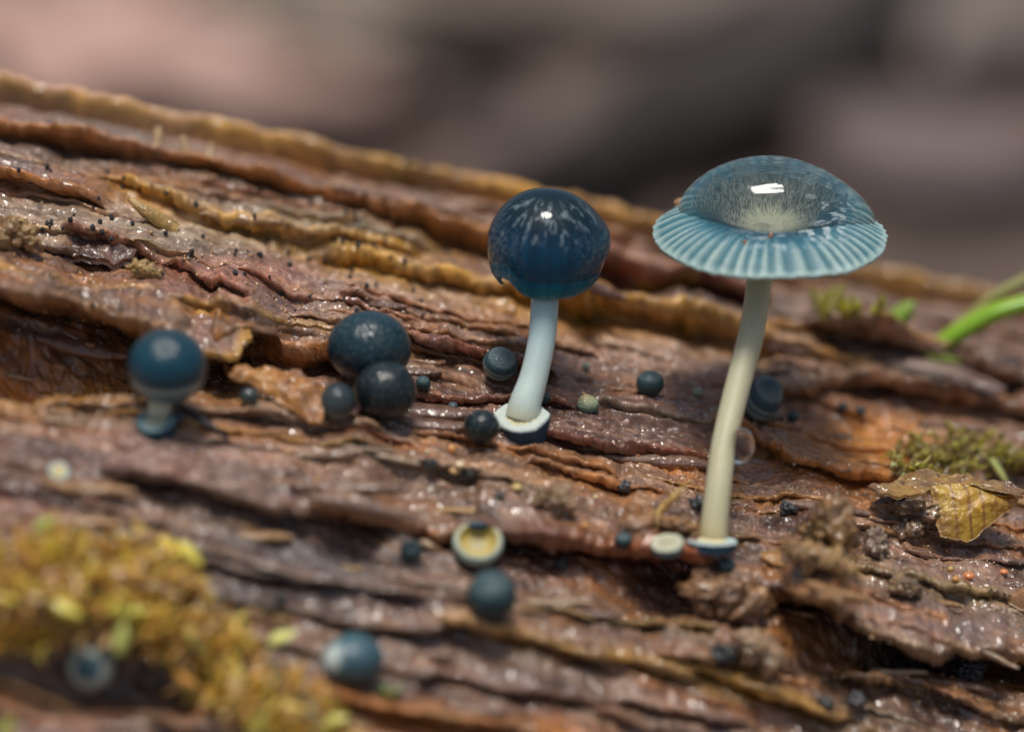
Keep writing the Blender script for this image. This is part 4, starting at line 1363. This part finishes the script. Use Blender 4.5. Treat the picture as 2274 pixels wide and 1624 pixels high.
BR1, BR2 = (0.13, 0.06, 0.02), (0.32, 0.17, 0.05)
crumb('wood_crumb', 1850, 1172, 64, 44, BR1, BR2, 'knobbly wet brown crumb of rotten wood beside the ribbed yellow leaf', 'wood crumb', 61, 0.6, 1.9, R(8), n=110)
crumb('wood_crumb', 1822, 1242, 98, 27, (0.24, 0.125, 0.045), (0.46, 0.28, 0.11), 'long tan lump of wood pulp lying below the knobbly brown crumb', 'wood crumb', 62, 0.45, 1.6, R(22), n=90)
crumb('wood_crumb', 1235, 1105, 48, 28, (0.22, 0.12, 0.05), (0.36, 0.22, 0.12), 'crumbly brown heap of wood pulp above the red ledge', 'wood crumb', 63, 0.75, 1.7, R(-5), n=90)
crumb('wood_crumb', 1500, 1165, 62, 20, (0.18, 0.08, 0.025), (0.34, 0.17, 0.06), 'dark amber wet crumbs pressed between fibre and tall stem', 'wood crumb', 64, 0.6, 1.8, R(10), n=56)
crumb('wood_crumb', 1620, 1330, 105, 52, (0.15, 0.07, 0.03), (0.34, 0.18, 0.08), 'broad crumbling pile of brown wood pulp under the tall stem', 'wood crumb', 65, 0.5, 2.6, R(25), n=110, frac=0.6)
crumb('wood_crumb', 1690, 1435, 50, 34, (0.20, 0.11, 0.05), (0.40, 0.25, 0.13), 'brown crumb of wood at the lower end of the pulp pile', 'wood crumb', 66, 0.5, 1.7, R(30))
crumb('wood_crumb', 30, 520, 60, 30, (0.20, 0.10, 0.03), (0.40, 0.24, 0.09), 'rough ochre lump of wood beside the loose bark chip', 'wood crumb', 67, 0.55, 1.7, R(15), n=56)
crumb('wood_crumb', 322, 602, 42, 18, (0.28, 0.16, 0.05), (0.42, 0.26, 0.08), 'small ochre crumb with black specks below the end of the bark chip', 'wood crumb', 68, 0.5, 1.7, R(14))
crumb('wood_crumb', 2010, 1305, 45, 20, (0.13, 0.08, 0.045), (0.26, 0.16, 0.08), 'wet dark crumb of wood in the hollow below the ribbed leaf', 'wood crumb', 69, 0.6, 1.7, R(12))
crumb('wood_crumb', 1945, 1215, 26, 38, (0.14, 0.09, 0.06), (0.30, 0.22, 0.16), 'glassy wet knob between the knobbly crumb and the ribbed leaf', 'wood crumb', 70, 0.45, 1.8, R(8))
for k, (x, y, rx, ry, lab) in enumerate([
        (958, 1029, 12, 10, 'black crumb beside the cream eggs on the wet wood'), (1040, 1050, 15, 11, 'black crumb touching the lowest cream egg'),
        (1107, 1101, 10, 7, 'black crumb beside the lone yellow egg'), (1385, 1080, 12, 11, 'black crumb on the wood above the folded amber flake'),
        (1549, 1118, 16, 15, 'black crumb tucked behind the lower part of the tall stem'), (1748, 1128, 16, 14, 'black crumb on the grey wood beside the knobbly brown crumb'),
        (620, 1330, 16, 14, 'blurred black crumb on the grey lower wood near the yellow moss'), (1250, 1252, 14, 13, 'dark grey crumb under the edge of the red ledge'),
        (1605, 1452, 26, 20, 'blue black lump in the dark pocket below the pulp pile'), (1710, 1470, 18, 12, 'black green crumb beside the lowest brown wood crumb'),
        (1830, 1560, 17, 13, 'blurred black lump at the end of the ochre edge'), (1900, 1555, 20, 14, 'larger blurred black green lump low on the log'),
        (2150, 1490, 30, 24, 'black lump deep in the shadowed groove of the lower log')]):
    crumb('black_crumb', x, y, rx, ry, (0.010, 0.011, 0.012), (0.03, 0.033, 0.034), lab, 'crumb', 80 + k, 0.5, 2.2, 0, n=40, frac=0.55)

# eggs
for k, (x, y, rx, ry, c, lab) in enumerate([
        (1003, 997, 9, 11, (0.62, 0.32, 0.10), 'bright orange egg on the wet wood below the dark frosted button'),
        (1021, 1030, 13, 8, (0.62, 0.46, 0.28), 'pale cream egg, higher of the touching pair on wet wood'),
        (1011, 1043, 14, 8, (0.66, 0.42, 0.18), 'pale orange egg, lower of the touching pair on wet wood'),
        (948, 1003, 5, 6, (0.45, 0.48, 0.36), 'tiny greenish egg on the wood beside the orange egg'),
        (1147, 1081, 12, 8, (0.55, 0.42, 0.16), 'lone yellow egg on the striped wet wood'),
        (1322, 1103, 6, 6, (0.6, 0.5, 0.3), 'tiny cream egg on the wood before the folded amber flake'),
        (1298, 1166, 10, 9, (0.50, 0.25, 0.09), 'tan orange egg on the red ledge beside the crumbly heap'),
        (2150, 1277, 13, 8, (0.62, 0.22, 0.07), 'oval red orange egg in the wet hollow, larger of the close pair'),
        (2121, 1284, 8, 7, (0.55, 0.28, 0.07), 'small amber egg in the wet hollow beside the oval red orange one'),
        (2228, 1268, 10, 6, (0.60, 0.22, 0.08), 'red orange egg standing apart farther along the wet hollow'),
        (2110, 1262, 7, 6, (0.48, 0.30, 0.10), 'small dull orange egg behind the close pair in the wet hollow'),
        (703, 1068, 7, 8, (0.55, 0.30, 0.10), 'blurred tan egg on the smooth pinkish slab')]):
    cpos, r, w = seat(x, y, min(rx, ry), 0.75)
    f = K * (D + w) / D
    V, Q = ball(rx * f, rx * f, ry * f, 20, 0.03, 1.3, 600 + k)
    o = obj('egg', mesh_np('egg', V, Q, np.zeros((len(V), 3)) + np.array(c)), M_EGG)
    place(o, cpos)
    tag(o, lab, 'egg', 'tiny orange and cream eggs on the wet wood')

# black fungus specks peppering the pale upper wood
spk = []
for cx, cy, X0, Y0 in [(a, b, 1000, 500) for a, b in ((40, 750), (140, 930), (90, 1055), (310, 1040), (335, 1140), (485, 1085), (830, 1180), (780, 735), (885, 970), (1035, 1000), (1135, 1080), (910, 820), (1190, 780), (1285, 790), (1390, 820), (1470, 890), (1580, 945), (1405, 1560), (870, 1520), (405, 985), (260, 1370), (1330, 1340))] + \
        [(a, b, 0, 200) for a, b in ((555, 850), (740, 875), (880, 990), (1225, 1110), (1335, 1180), (765, 1290), (820, 1395), (1085, 1410), (750, 1440), (2070, 1350), (1865, 1470), (2165, 1540), (430, 1390), (400, 1450), (235, 1475), (515, 1465), (905, 1550))] + \
        [(a, b, 0, 900) for a, b in ((1100, 230), (1175, 295), (1340, 350), (1320, 398), (760, 635), (1930, 200), (2115, 240), (1900, 390))]:
    spk.append(((X0 + cx / 2.03) * 0.555, (Y0 + cy / 2.03) * 0.555))
while len(spk) < 95:
    x = rng.uniform(20, 1050)
    y = rng.uniform(0.16 * x + 330, 0.16 * x + 520)
    spk.append((x, y))
ms = []
for k in range(4):
    V, Q, f_ = lump(1, 1, 1.15, 12, 0.3, 1.5, 700 + k, octv=2)
    ms.append(mesh_np('fungus_speck', V, Q))
    ms[-1].materials.append(M_BLACK)
for k, (x, y) in enumerate(spk):
    p, i, w = surf(x, y, 4)
    o = obj('fungus_speck', ms[k % 4], None)
    s_ = rng.uniform(0.055, 0.125)
    place(o, p + normal_at(i) * s_ * 0.6, np.eye(3) * s_)
    rel = y - 0.16 * x
    zone = ('tiny black fungus speck on the orange lipped ledge under the top ridge' if rel < 385 else
            'tiny black fungus speck on the pale wood around the loose bark chip' if x < 420 else
            'tiny black fungus speck on the ochre ridge running towards the round blue cap' if x > 700 else
            'tiny black fungus speck on the tan wood between bark chip and ochre ridge')
    tag(o, zone, 'fungus speck', 'black fungus specks: ' + zone[26:])


# ------------------------------------------------------------------ moss, ribbed leaf and grass
def leaflet(p, d, side, L_, wd, bend, n=6):
    """curved pointed blade with a keel and real thickness; returns verts, quads"""
    t = np.linspace(0, 1, n)
    up = np.cross(d, side)
    V = []
    for x in t:
        c = p + d * (x * L_) + up * (bend * L_ * x * x)
        w_ = wd * (math.sin(math.pi * (0.18 + 0.80 * x)) ** 0.9)
        V += [c - side * w_, c + up * wd * 0.18, c + side * w_, c - up * wd * 0.14]
    return V, quads(n, 4, True)


def moss(name, parent, spots, cols, L_, wd, seed, pname='foliage', stuff=True):
    rg = np.random.default_rng(seed)
    V, Q, Cc = [], [], []
    for (p, n_) in spots:
        d = n_ * rg.uniform(0.2, 0.9) + rg.normal(0, 0.55, 3)
        d /= np.linalg.norm(d)
        side = np.cross(d, rg.normal(0, 1, 3))
        side /= np.linalg.norm(side)
        v, q = leaflet(p, d, side, L_ * rg.uniform(0.6, 1.3), wd * rg.uniform(0.7, 1.3), rg.uniform(-0.5, 0.3))
        Q.append(q + len(V))
        V += v
        c = np.array(cols[rg.integers(len(cols))]) * rg.uniform(0.75, 1.2)
        Cc += [c] * len(v)
    o = part(pname, mesh_np(pname, np.array(V), np.vstack(Q), np.array(Cc)), M_MOSS, parent)
    if stuff:
        o['kind'] = 'stuff'
    return o


def inside(poly, x, y):
    c = False
    for (x0, y0), (x1, y1) in zip(poly, poly[1:] + poly[:1]):
        if (y0 > y) != (y1 > y) and x < (x1 - x0) * (y - y0) / (y1 - y0) + x0:
            c = not c
    return c


p, i, w = surf(200, 1300)
mossA = empty('moss_clump', p, 'large blurred clump of golden yellow moss on the low front of the log', 'moss')
poly = [(-60, 1225), (60, 1212), (150, 1200), (260, 1203), (350, 1212), (400, 1240), (440, 1290), (475, 1345), (530, 1405), (590, 1465), (670, 1520), (720, 1560), (790, 1605), (800, 1660), (560, 1660), (520, 1580), (430, 1540), (390, 1450), (300, 1415), (200, 1400), (120, 1400), (40, 1420), (-60, 1440)]
spots = []
for k in range(1500):
    while True:
        x, y = rng.uniform(-60, 810), rng.uniform(1140, 1660)
        if inside(poly, x, y) and fbm(x * 0.016, y * 0.02, 66, 3) > -0.28:
            break
    p, i, w = surf(x, y + 20, 8)
    n_ = normal_at(i)
    spots.append((p + n_ * rng.uniform(-0.1, 1.6) * (0.5 + 0.5 * rng.random()), n_ * 0.6 + np.array([0, 0, 0.5])))
YEL = [(0.78, 0.38, 0.06), (0.86, 0.50, 0.07), (0.66, 0.28, 0.05), (0.84, 0.58, 0.07), (0.70, 0.42, 0.18), (0.46, 0.19, 0.05)]
moss('foliage', mossA, spots, YEL, 1.0, 0.20, 3)
lum = []
for (x, y, rx, ry, c) in [(180, 1290, 190, 50, (0.40, 0.21, 0.05)), (330, 1300, 100, 60, (0.46, 0.25, 0.05)), (60, 1340, 110, 50, (0.42, 0.21, 0.06)), (420, 1400, 70, 50, (0.38, 0.21, 0.05)), (540, 1500, 80, 45, (0.22, 0.13, 0.05)), (680, 1590, 80, 45, (0.30, 0.20, 0.05))]:
    p, i, w = surf(x, y, 8)
    f = K * (D + w) / D
    V, Q, fv = lump(rx * f, 0.9, ry * f, 34, 0.4, 1.9, int(x), octv=4)
    Rw = np.stack([XA, FA, UA], 1)
    part('cushion', mesh_np('cushion', V @ Rw.T, orient(V @ Rw.T, Q), mixc(np.array(c) * 0.6, np.array(c) * 1.25, np.clip(0.5 + fbm3(V * 1.2, 4, 3), 0, 1))), M_MOSS, mossA, p)
for (x, y, ang, ln, c) in [(300, 1345, 5, 1.9, (0.85, 0.80, 0.10)), (268, 1415, 80, 1.5, (0.66, 0.74, 0.18)), (425, 1240, -40, 1.5, (0.90, 0.72, 0.10)), (630, 1405, 25, 1.3, (0.80, 0.82, 0.22)), (745, 1590, 15, 1.8, (0.82, 0.78, 0.16)), (150, 1360, -20, 1.5, (0.80, 0.66, 0.08)), (110, 1150, 30, 1.2, (0.42, 0.46, 0.10)), (395, 1215, -35, 1.6, (0.85, 0.55, 0.05)), (585, 1590, 70, 1.6, (0.42, 0.36, 0.06)), (450, 1430, -50, 1.6, (0.48, 0.36, 0.06)), (20, 1610, 60, 1.5, (0.4, 0.4, 0.08))]:
    p, i, w = surf(x, y, 8)
    d = math.cos(R(ang)) * XA + math.sin(R(ang)) * UA - 0.15 * FA
    n_ = -FA * 0.8 + UA * 0.6
    side = np.cross(d, n_)
    side /= np.linalg.norm(side)
    v, q = leaflet(p + (CAM - p) / D * 1.9 - d * ln * 0.5, d, side, ln * 0.85, 0.36, 0.1, 10)
    part('leaf', mesh_np('leaf', np.array(v), q, np.zeros((len(v), 3)) + np.array(c)), M_MOSS, mossA)
# a small green sprout below the two-coloured button
p, i, w = surf(862, 1540)
spr = empty('moss_sprout', p, 'tiny pale green sprout below the teal button with white patch', 'moss')
for k in range(7):
    d = np.array([math.cos(k * 0.9), math.sin(k * 0.9) * 0.5, 0.9])
    d /= np.linalg.norm(d)
    side = np.cross(d, UA + 0.1)
    side /= np.linalg.norm(side)
    v, q = leaflet(p, d, side, 0.8, 0.2, 0.2, 8)
    part('leaf', mesh_np('leaf', np.array(v), q, np.zeros((len(v), 3)) + np.array((0.34, 0.46, 0.16))), M_MOSS, spr)

# green moss beyond the ribbed leaf
p, i, w = surf(2150, 1040)
mossB = empty('moss_clump', p, 'low wet olive green moss behind the ribbed yellow leaf', 'moss')
spots = []
for k in range(420):
    x = rng.uniform(1985, 2330)
    y = rng.uniform(985 + 20 * math.sin(x * 0.02), 1062)
    p, i, w = surf(x, y, 8)
    n_ = normal_at(i)
    spots.append((p + n_ * rng.uniform(-0.1, 0.7), n_))
moss('foliage', mossB, spots, [(0.20, 0.14, 0.025), (0.27, 0.19, 0.025), (0.14, 0.09, 0.03), (0.30, 0.25, 0.04), (0.20, 0.12, 0.05)], 0.6, 0.15, 9)
for (x, y, ang, ln, c) in [(2005, 1040, -45, 1.1, (0.50, 0.58, 0.20)), (2215, 1040, -55, 1.4, (0.46, 0.52, 0.14)), (2265, 1010, -30, 1.2, (0.34, 0.40, 0.08))]:
    p, i, w = surf(x, y, 8)
    d = math.cos(R(ang)) * XA + math.sin(R(ang)) * UA - 0.2 * FA
    side = np.cross(d, UA * 0.6 - FA * 0.8)
    side /= np.linalg.norm(side)
    v, q = leaflet(p + (CAM - p) / D * 0.9 - d * ln * 0.5, d, side, ln, 0.22, 0.1, 10)
    part('leaf', mesh_np('leaf', np.array(v), q, np.zeros((len(v), 3)) + np.array(c)), M_MOSS, mossB)

# ribbed yellow leaf scrap on a brown clod
p, i, w = surf(2080, 1190)
rib = empty('leaf_scrap', p, 'ribbed golden yellow leaf scrap folded over a wet brown clod', 'leaf')
org = at(2080, 1120, w - 0.5)


def rib_col(G, rr):
    x = (G - org) @ XA
    y = (G - org) @ UA
    st = np.abs(((x * 1.55 + 0.25 * y + 0.12 * fbm3(G * 0.7, 3, 2)) % 1.0) - 0.5) * 2
    c = mixc((0.48, 0.27, 0.02), (0.26, 0.11, 0.015), sstep(0.70, 0.95, st))
    c = mixc(c, (0.30, 0.15, 0.03), np.clip(fbm3(G * 1.6 + 5, 8, 3), 0, 1) * 0.8)
    return mixc(c, (0.40, 0.18, 0.05), sstep(0.88, 1.0, rr) * 0.6)


V, Q, c = flake([(2068, 1075), (2110, 1068), (2160, 1072), (2215, 1085), (2265, 1100), (2262, 1120), (2235, 1135), (2215, 1150), (2190, 1170), (2170, 1192), (2150, 1200), (2140, 1196), (2118, 1192), (2090, 1190), (2082, 1160), (2075, 1120)],
                at(2160, 1130, w - 0.9), (0.15 * XA + 0.25 * UA - 0.95 * FA), 0.16, 0.10, 1.4, 33, 22, 140, 0.03, -0.3, rib_col)
part('ribbed_blade', mesh_np('ribbed_blade', V, Q, c), M_AMBER, rib)
V, Q, c = flake([(1925, 1082), (1950, 1075), (1985, 1072), (2010, 1050), (2050, 1042), (2090, 1052), (2130, 1056), (2180, 1062), (2230, 1072), (2280, 1090), (2260, 1104), (2200, 1088), (2140, 1078), (2080, 1085), (2040, 1100), (1990, 1105), (1955, 1100)],
                at(2080, 1080, w - 0.3), (0.05 * XA + 0.9 * UA - 0.45 * FA), 0.25, 0.16, 1.8, 35, 14, 120, 0.04, 0.0, amber_col(21, (0.36, 0.20, 0.04), (0.16, 0.08, 0.03)))
part('upper_fold', mesh_np('upper_fold', V, Q, c), M_CHIP, rib)
f = K * (D + w) / D
V, Q, fv = lump(62 * f, 0.9, 46 * f, 60, 0.6, 1.7, 44)
Rw = np.stack([XA, FA, UA], 1)
V = V @ Rw.T
part('clod', mesh_np('clod', V, orient(V, Q), mixc((0.10, 0.055, 0.03), (0.26, 0.15, 0.07), np.clip(0.5 + fbm3(V * 1.5, 5, 4), 0, 1))), M_CHIP, rib, at(2020, 1140, w - 0.2))

# grass blades
def grass(path_px, wdts, col, lab, w0_):
    P = resample(np.array([at(x, y, w0_ + dw) for x, y, dw in path_px]), 30)
    wd = resample(np.array(wdts, float)[:, None], 30)[:, 0]
    T = np.gradient(P, axis=0)
    T /= np.linalg.norm(T, axis=1)[:, None]
    side = np.cross(T, -FA * 0.9 + UA * 0.3)
    side /= np.linalg.norm(side, axis=1)[:, None]
    up = np.cross(side, T)
    V = np.stack([P - side * wd[:, None], P - up * 0.10, P + side * wd[:, None], P + up * 0.06], 1).reshape(-1, 3)
    Q = quads(30, 4, True)
    o = obj('grass_blade', mesh_np('grass_blade', V, orient(V - V.mean(0), Q), np.zeros((len(V), 3)) + np.array(col)), M_GRASS)
    return tag(o, lab, 'grass')


wg = surf(2060, 785)[2]
grass([(2045, 790, 0.3), (2100, 755, -0.2), (2170, 712, -0.6), (2240, 682, -0.8), (2400, 648, -0.6), (2560, 660, 0.2)], [0.42, 0.46, 0.48, 0.45, 0.34, 0.03], (0.22, 0.40, 0.02), 'bright green arching grass blade rising from behind the bark strip', wg)
grass([(2110, 735, 1.5), (2180, 680, 1.2), (2240, 640, 1.0), (2400, 560, 1.0), (2520, 510, 1.2)], [0.2, 0.28, 0.3, 0.22, 0.03], (0.26, 0.24, 0.08), 'faint olive brown grass blade above the bright green one', wg)
grass([(1960, 748, 1.0), (1985, 715, 0.9), (2010, 690, 0.8), (2030, 670, 0.8)], [0.35, 0.5, 0.45, 0.1], (0.22, 0.34, 0.05), 'short blurred green blade standing behind the bark strip', wg)
grass([(2140, 800, 0.0), (2100, 792, -0.1), (2060, 785, 0.0)], [0.1, 0.35, 0.4], (0.28, 0.38, 0.05), 'stubby lime green blade lying at the root of the arching blade', wg)
p, i, w = surf(1890, 705)
tuf = empty('moss_sprout', p, 'soft yellow green moss tuft blurred behind the start of the bark strip', 'moss')
for k in range(14):
    x, y = rng.uniform(1815, 1960), rng.uniform(690, 712)
    p, i, w = surf(x, y)
    d = np.array([rng.normal(0, 0.3), rng.normal(0, 0.3), 1.0])
    d /= np.linalg.norm(d)
    side = np.cross(d, FA)
    side /= np.linalg.norm(side)
    v, q = leaflet(p, d, side, rng.uniform(1.0, 1.8), 0.25, 0.2, 8)
    part('leaf', mesh_np('leaf', np.array(v), q, np.zeros((len(v), 3)) + np.array((0.34, 0.30, 0.07)) * rng.uniform(0.7, 1.2)), M_MOSS, tuf)

# ------------------------------------------------------------------ fine grit of wood crumbs stuck to the wet log
okt = np.array([(1, 0, 0), (-1, 0, 0), (0, 1, 0), (0, -1, 0), (0, 0, 1), (0, 0, -1)], float)
okf = np.array([(0, 2, 4), (2, 1, 4), (1, 3, 4), (3, 0, 4), (2, 0, 5), (1, 2, 5), (3, 1, 5), (0, 3, 5)])
GRIT = [(0.40, 0.24, 0.11), (0.30, 0.15, 0.06), (0.55, 0.42, 0.28), (0.20, 0.10, 0.05), (0.46, 0.30, 0.20), (0.05, 0.035, 0.03), (0.50, 0.22, 0.06)]
sel = np.where((PX > -20) & (PX < 2300) & (PY > 200) & (PY < 1640) & (np.abs(QQ.reshape(-1)) < 24))[0]
dens = np.clip(0.25 + 1.3 * fbm(AA.reshape(-1)[sel] * 0.25, QQ.reshape(-1)[sel] * 0.45, 141, 4), 0.03, 1)
sel = sel[rng.random(len(sel)) < dens * 9000 / (len(sel) * 0.4)]
cen = Vg[sel]
ng = len(cen)
size = 0.03 + 0.075 * rng.random(ng) ** 2.5
shape = okt[None] * (size[:, None] * (0.6 + 0.9 * rng.random((ng, 3))))[:, None, :] * (0.75 + 0.5 * rng.random((ng, 6, 1)))
V = (cen[:, None, :] + shape).reshape(-1, 3)
F = (okf[None] + (np.arange(ng) * 6)[:, None, None]).reshape(-1, 3)
gc = np.array(GRIT)[rng.integers(0, len(GRIT), ng)] * (0.7 + 0.6 * rng.random((ng, 1)))
o = part('wood_grit', mesh_np('wood_grit', V, F, np.repeat(gc, 6, axis=0), smooth=True), M_CHIP, log)
o['kind'] = 'stuff'
